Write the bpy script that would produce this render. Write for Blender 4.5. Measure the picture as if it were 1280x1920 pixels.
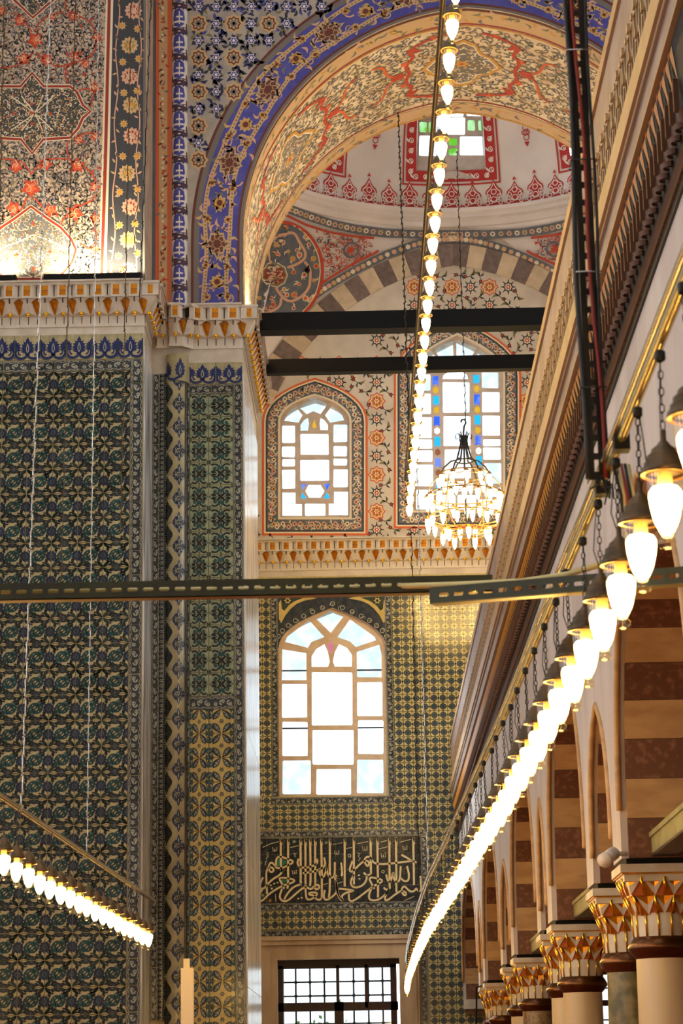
import bpy, math, random
import numpy as np
from mathutils import Vector, Matrix
from mathutils.geometry import tessellate_polygon
from math import sin, cos, pi, sqrt, radians, atan2

sc = bpy.context.scene
for o in list(bpy.data.objects):
    bpy.data.objects.remove(o)
COL = sc.collection
random.seed(7)

# ------------------------------------------------------------------ camera
# real camera: standing eye height, ~80 mm lens, tilted up 14 degrees, rolled 1 degree
FPX = 4250.0
def _nrm(a): return np.array(a) / np.linalg.norm(a)
_d = np.array([60.0, 1065.0, FPX])
_Yc = _nrm(_d)
_Zc = _nrm([-.0164, -1.0, (-.0164 * -1) * 0 + (1065 + .0164 * 60) / FPX])
_Xc = np.cross(_Zc, _Yc)
if _Xc[0] < 0: _Xc = -_Xc
RW = np.array([_Xc, _Yc, _Zc])
EYE = np.array([0, 0, 1.65])
cam = bpy.data.cameras.new('camera'); camo = bpy.data.objects.new('camera', cam); COL.objects.link(camo)
cam.sensor_fit = 'VERTICAL'; cam.sensor_height = 36.0; cam.sensor_width = 24.0
cam.lens = FPX / 1920 * 36.0
r_, u_, b_ = RW @ np.array([1, 0, 0]), RW @ np.array([0, -1, 0]), RW @ np.array([0, 0, -1])
camo.matrix_world = Matrix(((r_[0], u_[0], b_[0], EYE[0]), (r_[1], u_[1], b_[1], EYE[1]), (r_[2], u_[2], b_[2], EYE[2]), (0, 0, 0, 1)))
cam.clip_end = 300
cam.dof.use_dof = True; cam.dof.focus_distance = 24.0; cam.dof.aperture_fstop = 14.0
sc.camera = camo

# ------------------------------------------------------------------ world, exposure
SKY = 7.0
w = bpy.data.worlds.new('sky'); sc.world = w; w.use_nodes = True
bg = w.node_tree.nodes['Background']
bg.inputs[0].default_value = (.86, .94, 1.0, 1); bg.inputs[1].default_value = SKY
sc.view_settings.view_transform = 'Standard'; sc.view_settings.look = 'None'
sc.view_settings.gamma = 1.0; sc.view_settings.use_curve_mapping = False
sc.view_settings.exposure = 0.2
LAMP = 50.0      # radiance of a glowing lamp bulb
FLOOD = 42.0     # watts of the wall-washing floodlight

# ------------------------------------------------------------------ pixel helper (used to read positions off the photograph onto real planes)
_R = [[float(x) for x in row] for row in RW]
def ray(px, py):
    a, b, c = px - 640.0, py - 960.0, FPX
    return tuple(_R[i][0] * a + _R[i][1] * b + _R[i][2] * c for i in range(3))
def at(px, py, Y=None, X=None, Z=None):
    r = ray(px, py)
    t = Y / r[1] if Y is not None else (X / r[0] if X is not None else (Z - 1.65) / r[2])
    return Vector((r[0] * t, r[1] * t, 1.65 + r[2] * t))
def pj(P):
    P = np.asarray(P) - EYE
    q = P @ RW
    return 640 + FPX * q[..., 0] / q[..., 2], 960 + FPX * q[..., 1] / q[..., 2]
def onY(Y, sgn=-1):            # pixel outline -> point on the wall plane Y, h metres proud of it
    return lambda u, v, h=0: at(u, v, Y=Y + sgn * h)

# ------------------------------------------------------------------ materials
def lin(c):
    return tuple(((x / 255) / 12.92 if x / 255 <= .04045 else ((x / 255 + .055) / 1.055) ** 2.4) for x in c)
MATS = {}
def M(name, rgb=None, rough=.6, metal=0.0, rgb2=None, ns=6.0, nd=4.0, rand=0.0, bump=0.0, bs=40.0, spec=.5, emit=0, stretch=None, lo=.38, hi=.62):
    if name in MATS: return MATS[name]
    m = bpy.data.materials.new(name); m.use_nodes = True
    nt = m.node_tree; P = nt.nodes['Principled BSDF']; L = nt.links.new
    P.inputs['Roughness'].default_value = rough; P.inputs['Metallic'].default_value = metal
    P.inputs['Specular IOR Level'].default_value = spec
    c1 = lin(rgb) + (1,); P.inputs['Base Color'].default_value = c1
    src = None
    tc = nt.nodes.new('ShaderNodeTexCoord')
    co = tc.outputs['Object']
    if stretch:
        mp = nt.nodes.new('ShaderNodeMapping'); mp.inputs['Scale'].default_value = stretch
        L(tc.outputs['Object'], mp.inputs[0]); co = mp.outputs[0]
    if rgb2 is not None:
        n = nt.nodes.new('ShaderNodeTexNoise'); n.inputs['Scale'].default_value = ns; n.inputs['Detail'].default_value = nd
        L(co, n.inputs['Vector'])
        rp = nt.nodes.new('ShaderNodeMapRange'); rp.inputs[1].default_value = lo; rp.inputs[2].default_value = hi
        L(n.outputs[0], rp.inputs[0])
        mx = nt.nodes.new('ShaderNodeMix'); mx.data_type = 'RGBA'
        mx.inputs[6].default_value = c1; mx.inputs[7].default_value = lin(rgb2) + (1,)
        L(rp.outputs[0], mx.inputs[0]); src = mx.outputs[2]
    if rand:
        oi = nt.nodes.new('ShaderNodeObjectInfo')
        rr = nt.nodes.new('ShaderNodeMapRange'); rr.inputs[3].default_value = 1 - rand; rr.inputs[4].default_value = 1 + rand
        L(oi.outputs['Random'], rr.inputs[0])
        hs = nt.nodes.new('ShaderNodeHueSaturation'); L(rr.outputs[0], hs.inputs['Value'])
        if src: L(src, hs.inputs['Color'])
        else: hs.inputs['Color'].default_value = c1
        src = hs.outputs[0]
    if src: L(src, P.inputs['Base Color'])
    if bump:
        n2 = nt.nodes.new('ShaderNodeTexNoise'); n2.inputs['Scale'].default_value = bs; n2.inputs['Detail'].default_value = 3
        L(co, n2.inputs['Vector'])
        bp = nt.nodes.new('ShaderNodeBump'); bp.inputs['Strength'].default_value = bump; bp.inputs['Distance'].default_value = .01
        L(n2.outputs[0], bp.inputs['Height']); L(bp.outputs[0], P.inputs['Normal'])
    if emit:
        P.inputs['Emission Color'].default_value = c1; P.inputs['Emission Strength'].default_value = emit
    MATS[name] = m
    return m
def glassmat(name, tint, gloss=.06, haze=0.0):
    m = bpy.data.materials.new(name); m.use_nodes = True; nt = m.node_tree; nt.nodes.clear()
    out = nt.nodes.new('ShaderNodeOutputMaterial'); mx = nt.nodes.new('ShaderNodeMixShader'); mx.inputs[0].default_value = gloss
    tr = nt.nodes.new('ShaderNodeBsdfTransparent'); gl = nt.nodes.new('ShaderNodeBsdfGlossy'); gl.inputs['Roughness'].default_value = .05
    n = nt.nodes.new('ShaderNodeTexNoise'); n.inputs['Scale'].default_value = 5; n.inputs['Detail'].default_value = 1
    tc = nt.nodes.new('ShaderNodeTexCoord'); nt.links.new(tc.outputs['Object'], n.inputs['Vector'])
    cm = nt.nodes.new('ShaderNodeMix'); cm.data_type = 'RGBA'
    cm.inputs[6].default_value = tuple(tint) + (1,); cm.inputs[7].default_value = tuple(min(1, x * (1 - haze) + haze * .5) for x in tint) + (1,)
    rp = nt.nodes.new('ShaderNodeMapRange'); rp.inputs[1].default_value = .42; rp.inputs[2].default_value = .6
    nt.links.new(n.outputs[0], rp.inputs[0]); nt.links.new(rp.outputs[0], cm.inputs[0]); nt.links.new(cm.outputs[2], tr.inputs[0])
    nt.links.new(tr.outputs[0], mx.inputs[1]); nt.links.new(gl.outputs[0], mx.inputs[2]); nt.links.new(mx.outputs[0], out.inputs[0])
    MATS[name] = m
    return m

M('plaster', (206, 194, 176), .75, rgb2=(190, 177, 160), ns=3, bump=.25, bs=12)
M('plaster_upper', (200, 176, 150), .7, rgb2=(176, 152, 130), ns=4, bump=.9, bs=9)
M('plaster_white', (222, 210, 202), .75, rgb2=(208, 197, 190), ns=1.5)
M('plaster_spandrel', (172, 160, 146), .75, rgb2=(146, 138, 130), ns=4)
M('plaster_arcade', (205, 192, 184), .6, rgb2=(186, 172, 164), ns=2.2, stretch=(1, 1, .35))
M('intrados', (230, 206, 166), .55, rgb2=(204, 176, 138), ns=4, bump=.5, bs=16)
M('marble', (226, 226, 226), .2, rgb2=(140, 142, 148), ns=7, nd=8, stretch=(1, 1, .18), lo=.45, hi=.7)
M('marble_cream', (206, 178, 140), .35, rgb2=(178, 148, 112), ns=4, stretch=(1, 1, .25))
M('stone_white', (208, 196, 178), .5, rgb2=(190, 176, 156), ns=6)
M('gold', (214, 140, 28), .28, .75, rgb2=(186, 108, 18), ns=20)
M('gold_bright', (250, 190, 40), .2, .9)
M('slit', (26, 24, 22), .8)
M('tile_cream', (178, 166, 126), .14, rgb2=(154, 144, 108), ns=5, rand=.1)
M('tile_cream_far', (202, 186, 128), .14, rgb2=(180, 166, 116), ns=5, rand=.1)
M('tile_yellow', (200, 176, 106), .14, rgb2=(180, 160, 96), ns=5, rand=.08)
M('tile_sage', (150, 156, 122), .14, rgb2=(130, 138, 112), ns=5, rand=.08)
M('navy', (24, 32, 52), .16, rgb2=(34, 48, 70), ns=14, rand=.25)
M('ink', (24, 26, 28), .16, rgb2=(32, 40, 42), ns=14, rand=.2)
M('teal', (26, 58, 62), .16, rgb2=(42, 78, 74), ns=14, rand=.25)
M('leafgreen', (52, 66, 54), .16, rgb2=(40, 52, 46), ns=14, rand=.2)
M('slate_disc', (74, 84, 88), .16, rgb2=(56, 68, 74), ns=18, rand=.25)
M('border_ground', (38, 44, 52), .16, rgb2=(56, 60, 64), ns=12, rand=.35)
M('border_line', (168, 166, 146), .16, rand=.15)
M('grout', (186, 170, 126), .7)
M('cobalt', (28, 36, 84), .14, rgb2=(38, 54, 104), ns=10)
M('calligraphy_ground', (20, 22, 34), .15, rgb2=(30, 42, 46), ns=9, rand=.2)
M('script', (226, 202, 150), .3)
M('script_pale', (206, 190, 150), .3)
M('jade', (28, 116, 92), .25)
# paints
M('p_red', (178, 62, 34), .7); M('p_dkred', (140, 42, 26), .7); M('p_orange', (206, 96, 48), .7)
M('p_slate', (84, 88, 96), .7, rgb2=(98, 100, 108), ns=9); M('p_dkslate', (52, 54, 60), .7)
M('p_olive', (122, 112, 72), .7); M('p_tan', (196, 160, 112), .7); M('p_gold', (196, 140, 50), .6)
M('p_pink', (206, 158, 130), .7); M('p_cream', (222, 206, 176), .7); M('p_brown', (98, 46, 34), .7)
M('p_blue', (66, 64, 142), .7, rgb2=(78, 78, 152), ns=8); M('p_navy', (46, 48, 84), .7); M('p_white', (224, 214, 204), .7)
M('p_crimson', (176, 40, 38), .7); M('p_grey', (112, 104, 98), .7)
M('vous_dark', (122, 104, 96), .6, rgb2=(104, 86, 80), ns=14, rand=.1); M('vous_light', (206, 184, 154), .6, rgb2=(190, 168, 138), ns=8, rand=.06)
M('porphyry', (104, 62, 42), .45, rgb2=(140, 94, 66), ns=26, nd=6, rand=.1, lo=.5, hi=.7); M('course_beige', (196, 152, 98), .5, rgb2=(176, 132, 84), ns=5, rand=.08, stretch=(1, 1, 3))
M('lavender', (152, 134, 130), .5, rgb2=(134, 112, 104), ns=3); M('lattice', (168, 140, 108), .5); M('moulding', (186, 152, 108), .45, rgb2=(172, 138, 98), ns=4)
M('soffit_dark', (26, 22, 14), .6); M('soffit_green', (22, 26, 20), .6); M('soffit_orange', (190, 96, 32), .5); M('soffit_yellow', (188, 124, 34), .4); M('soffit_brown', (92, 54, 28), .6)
M('iron_black', (14, 13, 13), .7, spec=.2); M('iron_dark', (50, 46, 40), .45, .6, rgb2=(38, 36, 32), ns=8)
M('slotted_green', (54, 58, 32), .6, 0, rgb2=(44, 46, 30), ns=10); M('slotted_rim', (150, 132, 70), .35, .3)
M('brass', (150, 112, 54), .35, .6, rgb2=(112, 84, 46), ns=30); M('bronze', (96, 74, 46), .42, .55, rgb2=(72, 58, 42), ns=30)
M('steel', (196, 192, 186), .25, .9); M('rail_metal', (206, 190, 120), .22, .7); M('cable_red', (150, 44, 24), .5); M('cable_cream', (216, 196, 130), .5); M('cable_dark', (40, 40, 38), .6)
M('tracery', (212, 190, 164), .7, rgb2=(196, 172, 146), ns=8, bump=.3, bs=10); M('tracery_grey', (200, 186, 176), .7, rgb2=(184, 172, 164), ns=8, bump=.3, bs=10)
M('wood_dark', (60, 34, 26), .4, rgb2=(44, 24, 20), ns=6); M('beam_green', (150, 138, 84), .5, rgb2=(128, 118, 70), ns=7)
M('col_green', (128, 112, 70), .3, rgb2=(84, 76, 44), ns=16, nd=6); M('col_brown', (150, 122, 84), .3, rgb2=(116, 90, 62), ns=34, nd=6, lo=.45); M('col_white', (214, 186, 140), .3, rgb2=(198, 168, 124), ns=3, stretch=(1, 1, .2))
M('bronze_ring', (104, 62, 26), .28, .7, rgb2=(82, 48, 22), ns=9); M('candle', (232, 206, 160), .5)
M('floor_carpet', (150, 60, 44), .95, rgb2=(120, 44, 34), ns=30); M('ceiling_mat', (190, 170, 150), .8); M('leaf_out', (96, 140, 50), .6, rgb2=(70, 116, 40), ns=4)
M('bulb', (255, 214, 132), .5, emit=LAMP)
M('led', (255, 210, 140), .5, emit=8)
glassmat('pane_clear', (.24, .26, .27), haze=.0); glassmat('pane_pale', (.122, .142, .152), haze=.1); glassmat('pane_blue', (.004, .022, .17), haze=.05); glassmat('pane_cyan', (.002, .085, .20))
glassmat('pane_yellow', (.125, .066, .004)); glassmat('pane_rust', (.05, .016, .007)); glassmat('pane_green', (.022, .085, .004), haze=.12); glassmat('pane_pink', (.105, .03, .042)); glassmat('pane_thin', (.85, .87, .88)); glassmat('lamp_glass', (1, .93, .74), gloss=.10)

# ------------------------------------------------------------------ mesh builder
class MB:
    def __init__(s): s.v = []; s.f = []; s.m = []; s.sm = []; s.mats = []
    def mi(s, m):
        if m not in s.mats: s.mats.append(m)
        return s.mats.index(m)
    def add(s, vs, fs, m, smooth=False):
        o = len(s.v); s.v.extend([tuple(p) for p in vs]); k = s.mi(m)
        for f in fs: s.f.append([i + o for i in f]); s.m.append(k); s.sm.append(smooth)
        return s
    def box(s, lo, hi, m, ch=0):
        x0, y0, z0 = lo; x1, y1, z1 = hi
        return s.add([(x0, y0, z0), (x1, y0, z0), (x1, y1, z0), (x0, y1, z0), (x0, y0, z1), (x1, y0, z1), (x1, y1, z1), (x0, y1, z1)],
                     [(0, 3, 2, 1), (4, 5, 6, 7), (0, 1, 5, 4), (1, 2, 6, 5), (2, 3, 7, 6), (3, 0, 4, 7)], m)
    def quad(s, a, b, c, d, m): return s.add([a, b, c, d], [(0, 1, 2, 3)], m)
    def poly(s, pts, m): return s.add(pts, [list(range(len(pts)))], m)
    def lathe(s, prof, m, c=(0, 0, 0), n=16, smooth=True, a0=0, a1=2 * pi):
        full = abs(a1 - a0 - 2 * pi) < 1e-6; k = n if full else n + 1
        vs = [(c[0] + r * cos(a0 + (a1 - a0) * i / n), c[1] + r * sin(a0 + (a1 - a0) * i / n), c[2] + z) for r, z in prof for i in range(k)]
        fs = []
        for j in range(len(prof) - 1):
            for i in range(n):
                a, b = j * k + i, j * k + (i + 1) % k
                fs.append((a, b, b + k, a + k))
        return s.add(vs, fs, m, smooth)
    def ball(s, c, r, m, n=8): return s.lathe([(r * sin(pi * i / 6) + 1e-5, -r * cos(pi * i / 6)) for i in range(7)], m, c, n)
    def tube(s, pts, r, m, n=6, rr=None, smooth=True):
        pts = [Vector(p) for p in pts]; vs = []; fs = []; N = len(pts); up = None
        for i, p in enumerate(pts):
            t = (pts[min(i + 1, N - 1)] - pts[max(i - 1, 0)]).normalized()
            if up is None:
                up = Vector((0, 0, 1)) if abs(t.z) < .9 else Vector((0, 1, 0))
            a = (up - t * up.dot(t)).normalized(); up = a; b = t.cross(a)
            q = rr[i] if rr else r
            for k in range(n):
                an = 2 * pi * (k + .5) / n
                vs.append(p + (a * cos(an) + b * sin(an)) * q)
        for i in range(N - 1):
            for k in range(n):
                fs.append((i * n + k, i * n + (k + 1) % n, (i + 1) * n + (k + 1) % n, (i + 1) * n + k))
        fs.append(list(range(n))[::-1]); fs.append([(N - 1) * n + k for k in range(n)])
        return s.add(vs, fs, m, smooth)
    def plate(s, outer, holes, mapf, h0, h1, m, mside=None, back=True, outer_side=True):
        """polygon with holes, extruded between heights h0 (front) and h1 (back) of mapf(u,v,h)"""
        loops = [[Vector((p[0], p[1], 0)) for p in L] for L in [outer] + holes]
        flat = [p for L in loops for p in L]
        tris = tessellate_polygon(loops)
        n = len(flat)
        s.add([mapf(p.x, p.y, h0) for p in flat], [tuple(t) for t in tris], m)
        if back: s.add([mapf(p.x, p.y, h1) for p in flat], [tuple(t)[::-1] for t in tris], m)
        for q, L in enumerate(loops):
            if q == 0 and not outer_side: continue
            k = len(L)
            s.add([mapf(p.x, p.y, h0) for p in L] + [mapf(p.x, p.y, h1) for p in L], [(i, (i + 1) % k, k + (i + 1) % k, k + i) for i in range(k)], mside or m)
        return s
    def mesh(s, name):
        me = bpy.data.meshes.new(name); me.from_pydata(s.v, [], s.f)
        for m in s.mats: me.materials.append(MATS[m])
        me.polygons.foreach_set('material_index', s.m); me.polygons.foreach_set('use_smooth', s.sm)
        me.update(); return me
    def ob(s, name, parent=None, **k): return ob(name, s.mesh(name), parent, **k)

def ob(name, data, parent=None, loc=None, rot=None, scale=None, label=None, cat=None, group=None, kind=None):
    o = bpy.data.objects.new(name, data); COL.objects.link(o)
    if loc is not None: o.location = loc
    if rot is not None: o.rotation_euler = rot
    if scale is not None: o.scale = scale
    if parent is not None:
        o.parent = parent
        if parent.get('_wl'): o.matrix_parent_inverse = Matrix.Translation(-parent.location)
    if label: o['label'] = label
    if cat: o['category'] = cat
    if group: o['group'] = group
    if kind: o['kind'] = kind
    return o
def thing(name, loc, label, cat, group=None, local=False):
    o = ob(name, None, None, loc=loc, label=label, cat=cat, group=group)
    if not local: o['_wl'] = 1
    return o
def struct(name, mb, label=None): return mb.ob(name, kind='structure', label=label)
def copy_tree(o, loc, label=None):
    c = o.copy(); COL.objects.link(c); c.location = loc
    if label: c['label'] = label
    for ch in o.children:
        d = ch.copy(); COL.objects.link(d); d.parent = c
        for g in ch.children:
            e = g.copy(); COL.objects.link(e); e.parent = d
    return c

# ------------------------------------------------------------------ 2-D ornament kit (painted patterns, glazed tile drawings)
def cyc(pts, n=1):
    for _ in range(n):
        q = []
        for i in range(len(pts)):
            a, b = pts[i], pts[(i + 1) % len(pts)]
            q += [(a[0] * .75 + b[0] * .25, a[1] * .75 + b[1] * .25), (a[0] * .25 + b[0] * .75, a[1] * .25 + b[1] * .75)]
        pts = q
    return pts
def smooth(pts, n=2):
    for _ in range(n):
        q = [pts[0]]
        for a, b in zip(pts, pts[1:]):
            q += [(a[0] * .75 + b[0] * .25, a[1] * .75 + b[1] * .25), (a[0] * .25 + b[0] * .75, a[1] * .25 + b[1] * .75)]
        pts = q + [pts[-1]]
    return pts
class Pat:
    """flat coloured shapes in (u, v); layer = paint order"""
    def __init__(s): s.s = []
    def poly(s, pts, m, l=1): s.s.append(([list(pts)], m, l)); return s
    def disc(s, c, r, m, l=1, n=12, sx=1, sy=1): return s.poly([(c[0] + r * sx * cos(2 * pi * i / n), c[1] + r * sy * sin(2 * pi * i / n)) for i in range(n)], m, l)
    def star(s, c, r, m, l=1, k=8, inner=.75, a0=0): return s.poly([(c[0] + r * (1 if i % 2 == 0 else inner) * cos(a0 + pi * i / k), c[1] + r * (1 if i % 2 == 0 else inner) * sin(a0 + pi * i / k)) for i in range(2 * k)], m, l)
    def stroke(s, pts, wd, m, l=1, taper=0, closed=False):
        n = len(pts); A = []; B = []
        for i in range(n):
            if closed: p, q = pts[i - 1], pts[(i + 1) % n]
            else: p, q = pts[max(i - 1, 0)], pts[min(i + 1, n - 1)]
            dx, dy = q[0] - p[0], q[1] - p[1]; L = sqrt(dx * dx + dy * dy) or 1
            k = wd / 2 * (1 if not taper else max(.12, (1 - abs(2 * i / (n - 1) - 1) ** taper) if taper > 0 else (1 - i / (n - 1)) ** .6))
            A.append((pts[i][0] - dy / L * k, pts[i][1] + dx / L * k)); B.append((pts[i][0] + dy / L * k, pts[i][1] - dx / L * k))
        R = range(n) if closed else range(n - 1)
        s.s.append(([[A[i], A[(i + 1) % n], B[(i + 1) % n], B[i]] for i in R], m, l)); return s
    def ring(s, c, r, wd, m, l=1, n=14, sx=1, sy=1): return s.stroke([(c[0] + r * sx * cos(2 * pi * i / n), c[1] + r * sy * sin(2 * pi * i / n)) for i in range(n)], wd, m, l, closed=True)
    def leaf(s, c, a, L, wd, m, l=1, bend=0):
        pts = []
        for sg in (1, -1):
            for i in range(6):
                t = i / 5 if sg > 0 else 1 - i / 5
                if sg < 0 and i in (0, 5): continue
                y = sg * wd / 2 * sin(pi * t ** .8) + bend * L * sin(pi * t)
                pts.append((c[0] + L * t * cos(a) - y * sin(a), c[1] + L * t * sin(a) + y * cos(a)))
        return s.poly(pts, m, l)
    def flower(s, c, r, m, mc=None, l=1, k=6, a0=0):
        s.star(c, r, m, l, k, .55, a0)
        if mc: s.disc(c, r * .38, mc, l + 1, 7)
        return s
    def sprig(s, c, r, ms, l=1, rnd=random):
        a = rnd.uniform(0, 6.28)
        for k in range(5): s.leaf((c[0], c[1]), a + k * 1.2566 + rnd.uniform(-.3, .3), r * rnd.uniform(.8, 1.3), r * .38, rnd.choice(ms), l, rnd.uniform(-.2, .2))
        return s
    def band(s, P0, P1, m, l=1, closed=True):
        n = len(P0); R = range(n) if closed else range(n - 1)
        s.s.append(([[P0[i], P0[(i + 1) % n], P1[(i + 1) % n], P1[i]] for i in R], m, l)); return s
    def into(s, mb, mapf, dh=.0006, h0=.0008, sub=None):
        for polys, m, l in s.s:
            for p in polys:
                if sub:
                    us = [q[0] / sub[0] for q in p]; vs = [q[1] / sub[1] for q in p]
                    if max(us) - min(us) > 1 or max(vs) - min(vs) > 1:
                        for t in finer(p, sub): mb.add([mapf(q[0], q[1], h0 + l * dh) for q in t], [(0, 1, 2)], m)
                        continue
                mb.add([mapf(q[0], q[1], h0 + l * dh) for q in p], [list(range(len(p)))], m)
        return mb
    def ob(s, name, parent, mapf, dh=.0006, h0=.0008, sub=None, **k): return s.into(MB(), mapf, dh, h0, sub).ob(name, parent, **k)
def finer(p, sub):
    tr = tessellate_polygon([[Vector((q[0], q[1], 0)) for q in p]])
    todo = [[p[i] for i in t] for t in tr]; out = []
    while todo:
        t = todo.pop()
        L = [abs(t[i][0] - t[(i + 1) % 3][0]) / sub[0] + abs(t[i][1] - t[(i + 1) % 3][1]) / sub[1] for i in range(3)]
        k = L.index(max(L))
        if L[k] <= 1: out.append(t); continue
        a, b, c = t[k], t[(k + 1) % 3], t[(k + 2) % 3]; m = ((a[0] + b[0]) / 2, (a[1] + b[1]) / 2)
        todo += [[a, m, c], [m, b, c]]
    return out

def arch_out(x0, x1, ybot, yspr, yap, d=0, n=9, point=.25):
    """closed outline (pixels, y down) of a window with pointed head, grown by d"""
    cx = (x0 + x1) / 2; hw = (x1 - x0) / 2 + d; H = yspr - yap + d
    pts = [(cx + hw, ybot + d), (cx + hw, yspr)]
    half = []
    for i in range(1, n + 1):
        a = pi / 2 * i / n
        half.append((hw * cos(a), H * (sin(a) * (1 - point) + point * (i / n) ** 1.0 * (.55 + .45 * (i / n) ** 3))))
    pts += [(cx + x, yspr - z) for x, z in half]
    pts += [(cx - x, yspr - z) for x, z in half[:-1][::-1]]
    pts += [(cx - hw, yspr), (cx - hw, ybot + d)]
    return pts
def _curl(s, c, r, a0, d, m, wd, l=1, turns=.8, n=9):
    pts = [(c[0] + r * (1 - .75 * i / (n - 1)) * cos(a0 + d * 2 * pi * turns * i / (n - 1)), c[1] + r * (1 - .75 * i / (n - 1)) * sin(a0 + d * 2 * pi * turns * i / (n - 1))) for i in range(n)]
    return s.stroke(pts, wd, m, l, taper=-1)
Pat.curl = _curl
def inside(p, poly):
    c = False; j = len(poly) - 1
    for i in range(len(poly)):
        a, b = poly[i], poly[j]
        if (a[1] > p[1]) != (b[1] > p[1]) and p[0] < (b[0] - a[0]) * (p[1] - a[1]) / (b[1] - a[1]) + a[0]: c = not c
        j = i
    return c
def fill_arabesque(P, poly, step, ms, wd, l, rnd, dots=None, skip=None):
    xs = [p[0] for p in poly]; ys = [p[1] for p in poly]
    y = min(ys) + step / 2; row = 0
    while y < max(ys):
        x = min(xs) + step * (.5 if row % 2 else 1.0)
        while x < max(xs):
            q = (x + rnd.uniform(-.2, .2) * step, y + rnd.uniform(-.2, .2) * step)
            if inside(q, poly) and not (skip and skip(q)):
                P.curl(q, step * .55, rnd.uniform(0, 6.3), rnd.choice((1, -1)), rnd.choice(ms), wd, l)
                P.leaf(q, rnd.uniform(0, 6.3), step * .55, step * .22, rnd.choice(ms), l)
                if dots and rnd.random() < .3: P.disc(q, step * .16, rnd.choice(dots), l + 1, 6)
            x += step
        y += step * .8; row += 1

YP, YR, YB, YF = 22.0, 22.8, 25.6, 32.5      # pier face, recessed face, back of the arch, far wall
XP, XR = -2.2, -1.235                        # pier corner, jamb of the arch
BX, BY, BR = 1.45, 29.05, 3.45               # centre and half side of the domed bay
def W(px, py, Y=YF):
    p = at(px, py, Y=Y); return (p.x, p.z)
def Wp(pts, Y=YF): return [W(p[0], p[1], Y) for p in pts]

# ================================================================== STRUCTURE
# ---- floor
struct('floor', MB().box((-9, -8, -.2), (9, 33, 0), 'floor_carpet'))
# ---- left pier: main face and recessed face
mb = MB()
mb.box((-7, YP, 0), (XP, YB, 8.83), 'grout'); mb.box((-7, YP, 8.83), (XP, YB, 9.6), 'stone_white'); mb.box((-7, YP + .06, 9.6), (XP - .0, YB, 17), 'plaster_upper')
mb.box((XP, YR, 0), (XR, YB, 8.83), 'grout'); mb.box((XP, YR, 8.83), (XR, YB, 9.6), 'stone_white')
wall_left = struct('wall_left', mb, 'tall pier faced with dark floral tiles below and painted plaster above')
# marble strips on the two corners of the pier
mb = MB(); mb.box((XP - .004, YP + .004, 0), (XP + .012, YR - .002, 8.95), 'marble'); mb.ob('marble_jamb', wall_left)
mb = MB()
for k in range(7): mb.box((XR - .004, YR + .004, k * 1.28), (XR + .014, YB, k * 1.28 + 1.274 if k < 6 else 8.9), 'marble')
mb.ob('marble_jamb', wall_left)

# ---- wall with the big arch
ACX, AHS, AE, AZC, AZB = 1.24, 2.475, .18, 10.4, 9.6
ARHO = AHS + AE; AAL = math.acos(AE / ARHO); AV = AZC - AZB; ALEN = AV + ARHO * AAL
def archpt(s_, r=0.0):
    """s from 0 (left springing) to 2*ALEN (right springing), r = offset outwards"""
    mir = s_ > ALEN; t = 2 * ALEN - s_ if mir else s_
    if t < AV: x, z = -(AHS + r), AZB + t
    else:
        th = pi - (t - AV) / ARHO
        x, z = AE + (ARHO + r) * cos(th), AZC + (ARHO + r) * sin(th)
    return (ACX - x if mir else ACX + x), z
NA = 120
ss = [2 * ALEN * i / NA for i in range(NA + 1)]
curve = [archpt(x) for x in ss]
mb = MB()
outer = [(XP, AZB)] + [curve[0]] + curve[1:-1] + [curve[-1], (6.5, AZB), (6.5, 17), (XP, 17)]
mb.plate(outer, [], lambda u, v, h: (u, YR + h, v), 0, YB - YR, 'plaster_spandrel', mside='intrados')
mb.box((ACX + AHS, YR, 0), (6.5, YB, AZB), 'stone_white')
wall_arch = struct('wall_arch', mb, 'painted wall pierced by a wide arch with a blue border')

# ---- far wall with its window openings
winA = arch_out(525, 655, 970, 790, 742); winB = arch_out(772, 943, 957, 705, 628, point=.35); winC = arch_out(522, 724, 1492, 1215, 1139, point=.35)
D0, D1 = at(520, 1800, Y=YF), at(748, 1800, Y=YF)
rectD = [(D0.x, 1.0), (D1.x, 1.0), (D1.x, D0.z), (D0.x, D0.z)]
rectE = [(2.75, .8), (4.1, .8), (4.1, 3.12), (2.75, 3.12)]
mb = MB()
mb.plate([(-4, 8.8), (6.6, 8.8), (6.6, 14.4), (-4, 14.4)], [Wp(winA), Wp(winB)], lambda u, v, h: (u, YF + h, v), 0, .4, 'plaster', mside='tracery')
mb.plate([(-4, 0), (6.6, 0), (6.6, 8.795), (-4, 8.795)], [Wp(winC), rectD, rectE], lambda u, v, h: (u, YF + h, v), 0, .4, 'grout', mside='tracery')
wall_far = struct('wall_far', mb, 'far wall with painted plaster above, patterned tiles below and tall windows')
# ---- side walls of the domed bay, openings added to brighten it; aisle shell behind the arcade
mb = MB()
mb.plate([(YB, 0), (YF, 0), (YF, 14.4), (YB, 14.4)], [[(27.2, 9.6), (28.6, 9.6), (28.6, 12), (27.2, 12)], [(29.6, 9.6), (31.0, 9.6), (31.0, 12), (29.6, 12)], [(27.2, 4), (28.6, 4), (28.6, 7.5), (27.2, 7.5)], [(29.6, 4), (31.0, 4), (31.0, 7.5), (29.6, 7.5)]], lambda u, v, h: (BX - BR - h, u, v), 0, .35, 'plaster')
mb.plate([(YB, 5.6), (YF, 5.6), (YF, 14.4), (YB, 14.4)], [[(27.0, 9.4), (28.6, 9.4), (28.6, 12), (27.0, 12)], [(29.6, 9.4), (31.2, 9.4), (31.2, 12), (29.6, 12)]], lambda u, v, h: (BX + BR + h, u, v), 0, .35, 'plaster')
struct('wall_bay', mb)
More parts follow.
